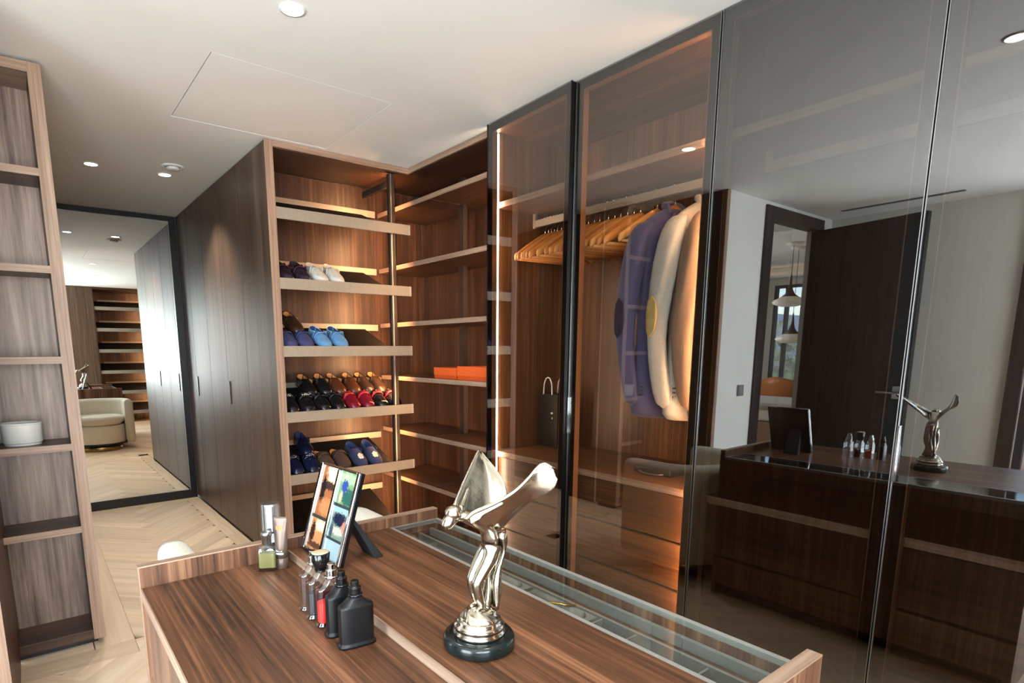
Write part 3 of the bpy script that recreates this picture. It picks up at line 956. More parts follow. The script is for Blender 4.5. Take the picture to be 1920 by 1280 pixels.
G().xf(m).lathe([(.0115, .074), (.0125, .076), (.0125, .096), (.0145, .098), (.0150, .106), (.0135, .109), (.010, .110)], n=28).build('cap', SILVER, co, smooth=True)
tu = thing('cream_tube', (.516, 1.538, ZL), 'bronze cream tube with orange mark standing on its cap', 'tube')
m = Matrix.Translation((.516, 1.538, ZL)) @ Matrix.Rotation(-.75, 4, 'Z')
TUBEM = plain('tube_bronze', srgb(104, 88, 78), .35, .4, noise=.06)
G().xf(m).lathe([(.0150, 0), (.0160, .002), (.0165, .030), (.0155, .031)], n=28).build('cap', plain('tube_cap', srgb(92, 74, 64), .35, .3, noise=.05), tu, smooth=True)
G().xf(m).loft([stadium(.0160, .0155, .031, p=1), stadium(.0175, .0140, .06, p=.95), stadium(.0190, .0095, .10, p=.9), stadium(.0200, .0040, .132, p=.8), stadium(.0200, .0012, .140, p=.6), stadium(.0200, .0012, .147, p=.6)]).build('tube_body', TUBEM, tu, smooth=True)


def tube_mark(z0, z1, x0, x1, mat, nm):
    yy = lambda z: -(.0155 - (z - .031) * .112)
    g = G().xf(m)
    rows = []
    for z in (z0, z1):
        rows.append([(x, yy(z) * math.sqrt(max(.05, 1 - (x / .0185) ** 2)) - .0012, z) for x in [x0 + (x1 - x0) * i / 6 for i in range(7)]])
    g.grid(rows).build(nm, mat, tu)


ORL = plain('orange_print', srgb(236, 120, 52), .5, noise=.03)
WHL = plain('white_print', srgb(214, 214, 222), .5, noise=.03)
tube_mark(.094, .122, -.011, -.004, ORL, 'print')
tube_mark(.094, .122, -.001, .009, ORL, 'print')
for k in range(4):
    tube_mark(.042 + k * .0085, .0475 + k * .0085, -.011, .010 - .003 * (k % 2), WHL, 'print')
tube_mark(.080, .088, -.011, .010, WHL, 'print')

# ------------------------------------------------------------------ photo frame
pf = thing('photo_frame', (.606, 1.485, ZU), 'leaning silver collage photo frame with four snapshots on the island', 'photo frame')
PW, PH = .222, .258
ux = (V(.613, 1.375, 0) - V(.599, 1.597, 0)).normalized()         # to the viewer's right
tl = math.radians(17.5)
bk_ = V(-ux.y, ux.x, 0) * 1.0
if bk_.x < 0:
    bk_ = -bk_
uz = (V(0, 0, 1) * math.cos(tl) + bk_ * math.sin(tl)).normalized()
nrm_ = ux.cross(uz)
if nrm_.x > 0:
    nrm_ = -nrm_
fm = Matrix((ux, nrm_, uz)).transposed().to_4x4()
fm.translation = V(.599, 1.597, ZU + .004)
# local frame: x across 0..PW, y towards the viewer, z up 0..PH
G().xf(fm).box(0, PW, -.012, -.002, 0, PH).build('backing', GLBLK, pf)
g = G().xf(fm)
FR = .013
for b in ((0, FR, 0, PH), (PW - FR, PW, 0, PH), (FR, PW - FR, 0, FR * .6), (FR, PW - FR, PH - FR * .5, PH), (PW * .47, PW * .47 + .012, FR * .6, PH - FR * .5)):
    g.box(b[0], b[1], -.002, .007, b[2], b[3])
g.build('moulding', plain('polished_silver', srgb(200, 200, 200), .12, 1, noise=.03), pf, bevel=.003)
DBAR = plain('frame_bar', srgb(58, 66, 68), .25, .4, noise=.05)
G().xf(fm).box(FR, PW * .47, -.002, .003, .098, .106).build('cross_bar', DBAR, pf)
G().xf(fm).box(PW * .47 + .012, PW - FR, -.002, .003, .152, .160).build('cross_bar', DBAR, pf)
G().xf(fm).box(PW * .47 + .012, PW - FR, -.002, .003, .058, .064).build('cross_bar', DBAR, pf)


def print_mat(name, base, blobs):
    """flat photographic print: soft ellipses of colour over a ground"""
    m_, nt, p = new_mat(name)
    p.inputs['Roughness'].default_value = .15
    tc = nt.nodes.new('ShaderNodeTexCoord')
    nz = nt.nodes.new('ShaderNodeTexNoise')
    nz.inputs['Scale'].default_value = 14
    nz.inputs['Detail'].default_value = 5
    nt.links.new(tc.outputs['Generated'], nz.inputs['Vector'])
    prev = None
    for k, (cx, cz, rx, rz, col) in enumerate(blobs):
        mp = nt.nodes.new('ShaderNodeMapping')
        mp.inputs['Scale'].default_value = (1 / rx, 0, 1 / rz)
        mp.inputs['Location'].default_value = (-cx / rx, 0, -cz / rz)
        nt.links.new(tc.outputs['Generated'], mp.inputs['Vector'])
        ln = nt.nodes.new('ShaderNodeVectorMath')
        ln.operation = 'LENGTH'
        nt.links.new(mp.outputs[0], ln.inputs[0])
        ad = nt.nodes.new('ShaderNodeMath')
        ad.operation = 'MULTIPLY_ADD'
        nt.links.new(nz.outputs['Fac'], ad.inputs[0])
        ad.inputs[1].default_value = 1.7
        nt.links.new(ln.outputs['Value'], ad.inputs[2])
        mr = nt.nodes.new('ShaderNodeMapRange')
        mr.inputs['From Min'].default_value = 1.55
        mr.inputs['From Max'].default_value = 1.85
        mr.inputs['To Min'].default_value = 1
        mr.inputs['To Max'].default_value = 0
        nt.links.new(ad.outputs[0], mr.inputs['Value'])
        mx = nt.nodes.new('ShaderNodeMix')
        mx.data_type = 'RGBA'
        nt.links.new(mr.outputs[0], mx.inputs[0])
        if prev is None:
            mx.inputs[6].default_value = base
        else:
            nt.links.new(prev, mx.inputs[6])
        mx.inputs[7].default_value = col
        prev = mx.outputs[2]
    nt.links.new(prev, p.inputs['Base Color'])
    return m_


tanC, cream, dk = srgb(176, 118, 76), srgb(232, 206, 166), srgb(30, 26, 28)
P1 = print_mat('print_terrace', srgb(150, 92, 58), [(.75, .85, .5, .22, cream), (.55, .62, .6, .10, srgb(60, 44, 38)), (.3, .5, .16, .34, dk), (.38, .8, .09, .07, srgb(190, 110, 74)), (.7, .2, .5, .2, tanC)])
P2 = print_mat('print_stairs', srgb(186, 130, 86), [(.7, .8, .45, .2, cream), (.25, .5, .16, .45, srgb(58, 36, 30)), (.6, .15, .6, .12, srgb(86, 56, 40))])
P3 = print_mat('print_garden', srgb(108, 140, 104), [(.5, .8, .7, .2, srgb(150, 176, 134)), (.75, .25, .5, .3, srgb(40, 84, 74)), (.42, .55, .2, .24, srgb(44, 66, 132)), (.42, .86, .1, .07, srgb(216, 180, 156)), (.3, .2, .1, .2, srgb(214, 164, 140))])
P4 = print_mat('print_car', srgb(112, 130, 118), [(.5, .95, .8, .2, srgb(140, 172, 176)), (.55, .62, .45, .26, srgb(24, 30, 52)), (.55, .25, .4, .14, srgb(196, 176, 158)), (.85, .45, .12, .2, srgb(190, 120, 100)), (.2, .2, .12, .3, srgb(60, 74, 84))])
for (a, b, c, d, mm) in ((FR, PW * .47, .106, PH - .006, P1), (FR, PW * .47, .008, .098, P2), (PW * .47 + .012, PW - FR, .160, PH - .006, P3), (PW * .47 + .012, PW - FR, .064, .152, P4), (PW * .47 + .012, PW - FR, .008, .058, plain('print_blue', srgb(150, 172, 178), .2, noise=.06))):
    po = G().box(a, b, -.0018, .0005, c, d)
    o = po.build('snapshot', mm, pf, (0, 0, 0))
    o.matrix_local = Matrix.Translation(-ORG[pf.name]) @ fm
# easel strut
G().loft([[(.655, 1.475, .93), (.655, 1.425, .93), (.661, 1.425, .93), (.661, 1.475, .93)], [(.728, 1.47, ZU), (.728, 1.39, ZU), (.756, 1.39, ZU), (.756, 1.47, ZU)]]).build('easel_strut', plain('velvet_black', srgb(16, 17, 19), .8, noise=.1), pf, bevel=.003)

# ------------------------------------------------------------------ winged figurine
fg = thing('figurine', (.663, .838, ZU), 'silver winged figure statuette leaning forward on a dark round plinth', 'figurine')
FO = V(.663, .838, ZU)
fm_ = Matrix.Translation(FO)
G().xf(fm_).lathe([(.066, 0), (.0705, .003), (.0705, .021), (.067, .026), (.060, .027)], n=56).build('plinth', MARBLE, fg, smooth=True, bevel=.001)
G().xf(fm_).lathe([(.050, .027), (.0515, .030), (.0515, .034), (.048, .036), (.0475, .040), (.050, .042), (.050, .046), (.046, .049), (.0435, .052), (.0435, .056), (.040, .058), (.030, .060)], n=56).build('stepped_base', FIGM, fg, smooth=True)
rings = []
for k in range(8):
    u = k / 7
    r0 = .0405 * (1 - .52 * u ** 1.8)
    z = .055 + .024 * u
    rings.append([((r0 + .003 * math.sin(3 * a + 2.2 * k) + .0022 * math.sin(7 * a + k)) * math.cos(a) + .004 * u, (r0 + .003 * math.sin(4 * a + k)) * math.sin(a), z + .002 * math.sin(5 * a + k)) for a in [2 * math.pi * i / 30 for i in range(30)]])
G().xf(fm_).loft(rings).build('rock', FIGM, fg, smooth=True, sub=1)


def skin_body(name, verts, edges, mat, parent, root=0, sub=2):
    me = bpy.data.meshes.new(name)
    me.from_pydata([tuple(v[:3]) for v in verts], edges, [])
    me.materials.append(mat)
    o = bpy.data.objects.new(name, me)
    COL.objects.link(o)
    ORG[o.name] = ORG[parent.name].copy()
    o.parent = parent
    sk = o.modifiers.new('skin', 'SKIN')
    sk.use_smooth_shade = True
    for i, v in enumerate(verts):
        r = v[3]
        me.skin_vertices[0].data[i].radius = r if isinstance(r, tuple) else (r, r)
        me.skin_vertices[0].data[i].use_root = (i == root)
    ss = o.modifiers.new('sub', 'SUBSURF')
    ss.levels = ss.render_levels = sub
    return o


bv = [(.036, 0, .218, .0215),                        # 0 pelvis
      (.022, .001, .240, .0160), (-.002, .003, .255, .0175), (-.024, .006, .266, .0150),   # waist, chest, upper chest
      (-.040, .010, .270, .0085), (-.055, .012, .268, .0150), (-.066, .012, .259, .0140), (-.071, .012, .247, .0090),   # neck, skull, face, chin
      (.024, .013, .184, .0160), (-.012, .011, .138, .0105), (-.006, .012, .110, .0098), (.003, .012, .083, .0058), (-.014, .012, .0775, .0046),   # her right leg
      (.020, -.013, .182, .0165), (-.016, -.011, .135, .0110), (-.010, -.011, .108, .0100), (-.001, -.011, .083, .0060), (-.018, -.012, .0775, .0046),   # her left leg
      (-.024, .026, .270, .0095), (.000, .046, .284, .0064), (.028, .068, .302, .0045),      # arms swept back under the wings
      (-.026, -.012, .268, .0095), (-.004, -.030, .282, .0064), (.022, -.047, .298, .0045)]
be = [(0, 1), (1, 2), (2, 3), (3, 4), (4, 5), (5, 6), (6, 7), (0, 8), (8, 9), (9, 10), (10, 11), (11, 12), (0, 13), (13, 14), (14, 15), (15, 16), (16, 17), (3, 18), (18, 19), (19, 20), (3, 21), (21, 22), (22, 23)]
skin_body('body', bv, be, FIGM, fg)
G().xf(fm_).lathe([(.002, -.015), (.011, -.012), (.0165, -.004), (.0170, .003), (.0135, .0105), (.005, .0145)], c=(-.051, .012, .276), n=20).build('hair', FIGM, fg, smooth=True)
G().xf(fm_).lathe([(.002, -.0075), (.007, -.004), (.008, .001), (.005, .006), (.001, .0075)], c=(-.035, .011, .281), n=14).build('hair_bun', FIGM, fg, smooth=True)


def curve(pts, n):
    """Catmull-Rom resample"""
    P = [Vector(p) for p in pts]
    P = [P[0] * 2 - P[1]] + P + [P[-1] * 2 - P[-2]]
    out = []
    m_ = len(P) - 3
    for k in range(n):
        t = k / (n - 1) * m_
        i = min(int(t), m_ - 1)
        u = t - i
        a, b, c, d = P[i], P[i + 1], P[i + 2], P[i + 3]
        out.append(.5 * ((2 * b) + (c - a) * u + (2 * a - 5 * b + 4 * c - d) * u * u + (3 * b - a - 3 * c + d) * u ** 3))
    return out


def wing(lead, trail, bulge, ripples, name):
    n, mm = 26, 12
    A, B = curve(lead, n), curve(trail, n)
    rows = []
    for k in range(n):
        row = []
        u = k / (n - 1)
        for j in range(mm):
            s = j / (mm - 1)
            p = A[k].lerp(B[k], s)
            off = bulge * math.sin(math.pi * s) * (1 - .3 * u) + ripples * math.sin(s * 13 + u * 3) * (1 - u) * math.sin(math.pi * s)
            row.append(FO + p + V(.25, .0, -.95) * off)
        rows.append(row)
    o = G().grid(rows).build(name, FIGM, fg, smooth=True, solid=.0032)
    md = o.modifiers.new('sub', 'SUBSURF')
    md.levels = md.render_levels = 1
    G().tube([FO + p for p in A], [.0046 - .002 * k / (n - 1) for k in range(n)], 8).build('leading_edge', FIGM, o, smooth=True)
    return o


wing([(-.040, -.010, .266), (-.028, -.018, .2795), (-.0054, -.0333, .2911), (.0199, -.049, .3056), (.0415, -.0615, .322), (.0612, -.0716, .3433), (.0759, -.0785, .3618), (.0877, -.0859, .3685), (.0995, -.0965, .3597)],
     [(.0406, -.002, .2301), (.0491, -.0144, .2359), (.0555, -.0242, .2489), (.0629, -.0358, .2642), (.0724, -.0506, .2828), (.0836, -.0678, .2993), (.0947, -.0847, .3093), (.1026, -.0974, .3218), (.1039, -.1037, .3411)], .008, .0016, 'wing')
wing([(-.033, .0348, .2798), (.0105, .0691, .3046), (.0522, .0989, .3292), (.082, .1191, .3475), (.1057, .1345, .3624)],
     [(.0606, -.0027, .2341), (.0892, .0176, .2651), (.1071, .047, .299), (.1118, .0838, .3285), (.11, .1306, .359)], .012, .0022, 'wing')
# drapery falling behind the legs
for k, (x, y, r) in enumerate(((.040, .010, .0090), (.046, -.005, .0095), (.038, -.015, .0085), (.030, .017, .007), (.050, .004, .008), (.028, 0.0, .010))):
    pts = curve([(x + .006, y, .226), (x + .010, y * 1.2, .190), (x - .002, y * 1.1 + .002, .150), (x - .006, y * .9 - .002, .112), (x - .010, y * 1.5, .074)], 12)
    G().tube([FO + p for p in pts], [r * (.75 + .35 * math.sin(i * .8 + k)) for i in range(12)], 10).build('drapery_fold', FIGM, fg, smooth=True)

# ------------------------------------------------------------------ armchair behind the island
ac = thing('tub_armchair', (.72, 2.03, 0), 'cream boucle tub armchair on a brass plinth behind the island', 'armchair')


def round_rect(hw, hh, r, n=5):
    out = []
    for (sx, sy, a0) in ((1, 1, 0), (-1, 1, 90), (-1, -1, 180), (1, -1, 270)):
        for k in range(n + 1):
            a = math.radians(a0 + 90 * k / n)
            out.append((sx * (hw - r) + r * math.cos(a), sy * (hh - r) + r * math.sin(a)))
    return out


path = []
for k in range(6):
    path.append((-.365, .21 - k * .045))
for k in range(1, 20):
    a = math.pi + math.pi * k / 20
    path.append((.365 * math.cos(a), -.015 + .285 * math.sin(a)))
for k in range(6):
    path.append((.365, -.015 + k * .045))
rings = []
prof = round_rect(.055, .30, .045)
for k, p in enumerate(path):
    a, b = path[max(k - 1, 0)], path[min(k + 1, len(path) - 1)]
    t_ = V(b[0] - a[0], b[1] - a[1], 0).normalized()
    s_ = V(t_.y, -t_.x, 0)
    sc = .93 if k in (0, len(path) - 1) else 1
    rings.append([V(.72 + p[0], 2.03 + p[1], .385) + s_ * (u * sc) + V(0, 0, v * (1 if sc == 1 else .985)) for u, v in prof])
G().loft(rings).build('shell', BOUCLE, ac, smooth=True)


def dshape(r, yf, n=30):
    pts = []
    for k in range(n):
        a = 2 * math.pi * k / n
        x, y = r * math.cos(a), math.sin(a)
        y = y * yf if y > 0 else y * .25
        pts.append((.72 + x, 2.03 + y))
    return pts


def dsolid(r, yf, z0, z1, rd):
    rings = []
    for (q, z) in ((-rd, z0), (0, z0 + rd), (0, z1 - rd), (-rd * .35, z1 - rd * .25), (-rd * 1.3, z1)):
        rings.append([(x, y, z) for x, y in dshape(r + q, yf + q)])
    return G().loft(rings)


dsolid(.315, .32, .09, .345, .02).build('seat_base', BOUCLE, ac, smooth=True)
dsolid(.318, .335, .35, .47, .04).build('seat_cushion', BOUCLE, ac, smooth=True)
G().lathe([(.26, 0), (.265, .004), (.265, .055), (.24, .06)], c=(.72, 2.06, 0), n=40).build('plinth', BRASS, ac, smooth=True)
G().lathe([(.2, .055), (.27, .06), (.30, .085), (.30, .095)], c=(.72, 2.05, 0), n=40).build('underside', BLACK, ac, smooth=True)

# ------------------------------------------------------------------ shoes


def leather(n, c, r=.25):
    return plain(n, srgb(*c), r, noise=.12, nscale=60)


SH = {'black': leather('black_calf', (24, 23, 25), .18), 'purple': leather('aubergine_calf', (50, 36, 48), .2), 'white': leather('white_calf', (214, 212, 204), .5),
      'navy': leather('navy_suede_shoe', (58, 62, 104), .85), 'blue': leather('sky_suede_shoe', (96, 146, 194), .85), 'red': leather('burgundy_calf', (118, 22, 38), .18),
      'brown': leather('brown_suede_shoe', (70, 48, 38), .9), 'velvet': leather('navy_velvet', (46, 52, 86), .9), 'patent': leather('navy_patent', (22, 27, 54), .15), 'darkbrown': leather('chestnut_calf', (84, 46, 28), .25),
      'choc': leather('chocolate_calf', (58, 40, 30), .3)}
TAN = leather('tan_lining', (206, 146, 84), .5)
CREAML = leather('cream_lining', (222, 200, 168), .6)
BLKL = leather('black_lining', (30, 28, 28), .6)
BLUEL = leather('blue_lining', (44, 66, 112), .7)
SOLE = plain('dark_sole', srgb(30, 24, 21), .6, noise=.1)
REDB = plain('red_webbing', srgb(198, 30, 48), .6, noise=.05)
CREST = plain('cream_embroidery', srgb(214, 208, 194), .8, noise=.1)
TAGP = plain('pink_tag', srgb(214, 96, 140), .6, noise=.05)
SHN = 0


def shoe_width(t):
    # toe at t=0, heel at t=1
    if t < .32:
        return .049 * math.sin(math.pi / 2 * (t / .32) ** .55)
    if t < .72:
        return .049 - .015 * (t - .32) / .40
    u = (t - .72) / .28
    return .034 * math.sqrt(max(0.0, 1 - u ** 3.2)) + .0005


def shoe(row, tray, x, side, upper, lining, label, deco=None, mule=False, L=.262, yaw=0.0, group='shoes on the slanted trays', piping=None):
    z = TZ[tray]
    y0 = (3.404 if row == 0 else 3.545)
    lift = 0.0 if row == 0 else .040
    along = (y0 - TY0)
    base = V(x, y0, z + TDF + along * math.tan(SL)) + V(0, -math.sin(SL), math.cos(SL)) * (lift + .001)
    t = thing('shoe', base, label, 'shoe', group)
    t.rotation_euler = (SL, 0, yaw)
    O = Matrix.Translation(base)
    N = 22
    ts = [k / (N - 1) for k in range(N)]
    ts[0] = .004
    ts[-1] = .998
    # sole
    rings = []
    for q, zz in ((1.0, 0), (1.03, .003), (1.03, .010), (.98, .0115)):
        r = [(q * shoe_width(u), u * L, zz + (.012 if u > .76 and zz > .004 else 0) * 0) for u in ts] + [(-q * shoe_width(u), u * L, zz) for u in reversed(ts)]
        rings.append(r)
    G().xf(O).loft(rings).build('sole', SOLE, t)
    # insole
    r1 = [(.90 * shoe_width(u), u * L, .0125) for u in ts if u > .2] + [(-.90 * shoe_width(u), u * L, .0125) for u in reversed(ts) if u > .2]
    r2 = [(p[0] * .97, p[1], .0165) for p in r1]
    G().xf(O).loft([r1, r2]).build('insole', lining, t)
    # vamp
    M = 15
    vend = .58
    rows = []
    K = 16
    for k in range(K):
        u = .004 + (vend - .004) * k / (K - 1)
        w = shoe_width(u) * 1.0
        hgt = .026 + .034 * (u / vend) ** 1.1
        hgt *= min(1, (u / .10)) ** .5 if u < .10 else 1
        row = []
        for j in range(M):
            a = math.pi * j / (M - 1)
            ca, sa = math.cos(a), math.sin(a)
            # the opening dips in a tongue line towards the sides
            yy = u * L + (.020 * (1 - abs(ca)) * 0 + (.030 * abs(ca) ** 1.5 if k == K - 1 else .030 * abs(ca) ** 1.5 * (k / (K - 1)) ** 3))
            row.append((w * math.copysign(abs(ca) ** .75, ca), yy, .0105 + hgt * sa ** .8))
        rows.append(row)
    vamp = G().xf(O).grid(rows).build('vamp', upper, t, smooth=True, solid=.0025)
    # apron seam ridge
    seam = []
    for k in range(15):
        a = math.pi * k / 14
        seam.append((.026 * math.cos(a), (.30 - .17 * math.sin(a)) * L, .033 + .012 * (1 - math.sin(a)) + .004))
    if deco != 'crest':
        G().xf(O).tube(seam, .0012, 5).build('apron_seam', upper, vamp, smooth=True)
    if not mule:
        rows = []
        us = [.50 + .495 * k / 12 for k in range(13)]
        outline = [(shoe_width(u), u * L) for u in us] + [(-shoe_width(u), u * L) for u in reversed(us)]
        nn = len(outline)
        for q, f in ((1.0, 0.0), (1.02, .35), (1.0, .7), (.93, 1.0)):
            row = []
            for i, (xx, yy) in enumerate(outline):
                e = abs(i - (nn - 1) / 2) / ((nn - 1) / 2)      # 0 at the heel, 1 at the vamp
                hh = .058 - .012 * math.sin(math.pi * min(1, e * 1.15))
                row.append((xx * q, yy - (.004 * f if e < .25 else 0), .0105 + hh * f))
            rows.append(row)
        q = G().xf(O).grid(rows).build('quarter', upper, t, smooth=True, solid=.0028)
        G().xf(O).tube([V(*p) for p in rows[-1]], .0026, 6).build('topline', piping or upper, q, smooth=True)
        rows2 = [[(p[0] * .94, p[1] - (.004 if abs(p[0]) < .02 else 0), p[2] - .001) for p in r] for r in rows]
        G().xf(O).grid(rows2).build('lining', lining, q, smooth=True)
    else:
        rim = [(p[0] * 1.0, p[1], p[2] + .001) for p in rows[-1]]
        G().xf(O).tube([V(*p) for p in rim], .0022, 6).build('topline', piping or upper, vamp, smooth=True)
    if deco in ('lv_gold', 'lv_silver', 'bit', 'red_bit', 'lv_pink'):
        metal = GOLD if deco in ('lv_gold', 'red_bit', 'lv_pink') else CHROME
        u = .46
        w = shoe_width(u)
        strap = []
        for off in (-.009, .009):
            row = []
            for j in range(13):
                a = math.pi * (.04 + .92 * j / 12)
                row.append((w * 1.03 * math.copysign(abs(math.cos(a)) ** .75, math.cos(a)), u * L + off, .0125 + (.062 + off * .25) * math.sin(a) ** .8))
            strap.append(row)
        st = G().xf(O).grid(strap).build('strap', REDB if deco == 'red_bit' else upper, t, smooth=True, solid=.0025)
        Lm = O @ Matrix.Translation((0, u * L - .001, .0785)) @ Matrix.Rotation(math.radians(14), 4, 'X')
        g = G().xf(Lm)
        if deco.startswith('lv'):
            g.box(-.012, -.009, -.009, .009, 0, .0025).box(-.012, -.002, -.009, -.006, 0, .0025)
            g.loft([[(.000, .009, 0), (.0035, .009, 0), (.0035, .009, .0025), (.000, .009, .0025)], [(.0048, -.009, 0), (.0075, -.009, 0), (.0075, -.009, .0025), (.0048, -.009, .0025)]])
            g.loft([[(.0095, .009, 0), (.0125, .009, 0), (.0125, .009, .0025), (.0095, .009, .0025)], [(.0048, -.009, 0), (.0075, -.009, 0), (.0075, -.009, .0025), (.0048, -.009, .0025)]])
            g.build('monogram', metal, st)
            if deco == 'lv_pink':
                G().xf(Lm).box(.014, .023, -.008, .008, -.003, .0005).build('tag', TAGP, st)
        else:
            for sx in (-1, 1):
                xc = sx * (.0065 if deco == 'bit' else 0.0045) + (-.030 * side if deco == 'red_bit' else 0)
                zc = -.014 if deco == 'red_bit' else .001
                g.tube([(xc + .008 * math.cos(b), .009 * math.sin(b), zc + .003) for b in [2 * math.pi * i / 14 for i in range(15)]], .0016, 6)
            if deco == 'bit':
                g.tube([(-.03, 0, -.004), (-.015, 0, .001), (.015, 0, .001), (.03, 0, -.004)], .002, 6)
            g.build('bit', metal, st, smooth=True)
    if deco == 'buckle':
        u = .50
        w = shoe_width(u)
        row0 = []
        for off in (-.011, .011):
            row = []
            for j in range(13):
                a = math.pi * (.03 + .94 * j / 12)
                row.append((w * 1.04 * math.copysign(abs(math.cos(a)) ** .75, math.cos(a)), u * L + off, .0125 + (.063 + off * .2) * math.sin(a) ** .8))
            row0.append(row)
        st = G().xf(O).grid(row0).build('strap', upper, t, smooth=True, solid=.0025)
        g = G().xf(O @ Matrix.Translation((side * -.036, u * L, .058)) @ Matrix.Rotation(side * math.radians(-40), 4, 'Y'))
        g.tube([(.011 * a, .013 * b, .004) for a, b in ((-1, -1), (1, -1), (1, 1), (-1, 1), (-1, -1))], .002, 6)
        g.build('buckle', GOLD, st)
    if deco == 'crest':
        g = G().xf(O @ Matrix.Translation((0, .25 * L, .0495)) @ Matrix.Rotation(math.radians(15), 4, 'X'))
        g.lathe([(.001, 0), (.019, 0), (.019, .002), (.001, .003)], n=18)
        g.lathe([(.001, 0), (.011, 0), (.011, .002), (.001, .003)], c=(0, .023, .004), n=16)
        g.lathe([(.001, 0), (.007, 0), (.007, .002), (.001, .003)], c=(.013, .017, .003), n=12)
        g.lathe([(.001, 0), (.007, 0), (.007, .002), (.001, .003)], c=(-.013, .017, .003), n=12)
        g.build('crest', CREST, vamp)
    return t


def pair(row, tray, xl, xr, upper, lining, what, deco=None, mule=False, piping=None, yaw=.05, L=.262):
    shoe(row, tray, xl, 1, SH[upper], lining, 'left one of the ' + what, deco, mule, L, yaw, piping=piping)
    shoe(row, tray, xr, -1, SH[upper], lining, 'right one of the ' + what, deco, mule, L, -yaw * .4, piping=piping)


pair(0, 1, 1.285, 1.385, 'purple', BLKL, 'aubergine loafers with pink tag on the second tray', 'lv_pink')
pair(0, 1, 1.500, 1.602, 'white', CREAML, 'white loafers on the second tray', None)
pair(0, 2, 1.284, 1.384, 'navy', TAN, 'navy suede loafers with gold monogram on the third tray', 'lv_gold', mule=True)
pair(0, 2, 1.505, 1.612, 'blue', BLUEL, 'sky blue suede driving shoes on the third tray', 'lv_silver', piping=leather('pale_piping', (190, 212, 230), .6))
shoe(1, 2, 1.375, 1, SH['choc'], TAN, 'single brown suede slipper behind the navy loafers on the third tray', None, False)
pair(0, 3, 1.275, 1.375, 'black', BLKL, 'black loafers with silver bits at the left of the fourth tray', 'bit', mule=True)
pair(0, 3, 1.482, 1.580, 'black', BLKL, 'black loafers with silver monogram in the middle of the fourth tray', 'lv_silver', mule=True)
pair(0, 3, 1.688, 1.787, 'red', TAN, 'burgundy mules with red band on the fourth tray', 'red_bit', mule=True)
pair(0, 3, 1.893, 1.993, 'black', TAN, 'black mules with red band at the right of the fourth tray', 'red_bit', mule=True)
pair(1, 3, 1.445, 1.548, 'black', TAN, 'black tan lined mules in the back row above black loafers', None, L=.235)
pair(1, 3, 1.650, 1.752, 'darkbrown', TAN, 'chestnut loafers in the back row of the fourth tray', None, L=.235)
pair(1, 3, 1.855, 1.945, 'choc', TAN, 'dark brown tan lined loafers in the back row at the right', None, L=.235)
pair(0, 4, 1.285, 1.386, 'patent', BLKL, 'navy patent loafers with silver bits on the fifth tray', 'bit')
pair(0, 4, 1.495, 1.600, 'brown', TAN, 'brown suede mules with gold buckles on the fifth tray', 'buckle', mule=True)
pair(0, 4, 1.725, 1.830, 'velvet', BLUEL, 'navy velvet slippers with cream crests on the fifth tray', 'crest')
shoe(1, 4, 1.40, 1, SH['patent'], BLUEL, 'single dark blue patent shoe behind the navy loafers on the fifth tray', None, False, L=.235)

# ------------------------------------------------------------------ far end of the room, seen in the mirror
pc = thing('tall_closet', (.78, -1.3, 0), 'walnut closet panel at the opposite end of the room, seen in the mirror', 'closet')
G().box(.50, 1.08, -1.24, -1.22, .02, H - .006).build('door', CLW, pc, bevel=.001)
G().box(.50, 1.08, -1.86, -1.242, 0, H - .006).build('carcass', DARKW, pc)
G().box(1.0805, 1.10, -1.86, -1.22, 0, H - .006).build('side_panel', W['z'], pc)
s2 = thing('shoe_cabinet', (1.55, -1.55, 0), 'second amber lit shoe cabinet with empty slanted trays, seen in the mirror', 'shoe cabinet')
G().box(1.102, 2.028, -1.868, -1.85, 0, 2.46).build('back_panel', W['z'], s2)
G().box(1.102, 2.028, -1.85, -1.23, 2.46, H - .004).build('top_panel', W['x'], s2)
G().box(1.93, 1.96, -1.26, -1.23, .0, 2.455).build('post', POSTM, s2)
G().box(1.93, 1.956, -1.275, -1.262, .1, 2.44).build('light_strip', LEDA, s2)
G().box(2.005, 2.027, -1.86, -1.3, .1, 2.44).build('side_panel', W['z'], s2)
for z in TZ:
    a = [(-1.25, z + TDF - .012), (-1.25, z + TDF), (-1.70, z + TDB), (-1.70, z + TDB - .012)]
    t = G().loft([[(1.105, y, zz) for y, zz in a], [(1.925, y, zz) for y, zz in a]]).build('tray', TRAYD, s2)
    G().box(1.105, 1.99, -1.25, -1.238, z - .063, z).build('front_lip', CHAMP, t)
    G().box(1.2, 1.9, -1.708, -1.70, z + TDB - .01, z + TDB + .032).build('back_lip', CHAMP, t)

# ------------------------------------------------------------------ ceiling fittings
DLS = [(.851, 2.10, 'white recessed downlight above the island near the top of the picture', 0), (.45, 4.45, 'white recessed downlight in the passage ceiling, the left one', 1), (.861, 4.43, 'white recessed downlight in the passage ceiling beside the round vent', 1), (.97, .67, 'white recessed downlight above the near end of the island', 0)]
for x, y, lab, wrm in DLS:
    t = thing('downlight', (x, y, H), lab, 'downlight', 'recessed ceiling downlights')
    G().lathe([(.034, -.0005), (.045, -.0005), (.044, -.004), (.036, -.005)], c=(x, y, H), n=36, cap=False).build('trim_ring', WHITE, t, smooth=True)
    G().lathe([(.001, -.002), (.0358, -.002), (.0358, -.0035), (.001, -.0035)], c=(x, y, H), n=36).build('lens', LAMP, t)
    d = bpy.data.lights.new('downlight_beam', 'SPOT')
    d.energy, d.spot_size, d.spot_blend, d.shadow_soft_size, d.color = (26 if not wrm else 95), math.radians(105), .7, .035, (1, .93, .84)
    lo = bpy.data.objects.new('downlight_beam', d)
    lo.location = (0, 0, -.012)
    lo.parent = t
    COL.objects.link(lo)
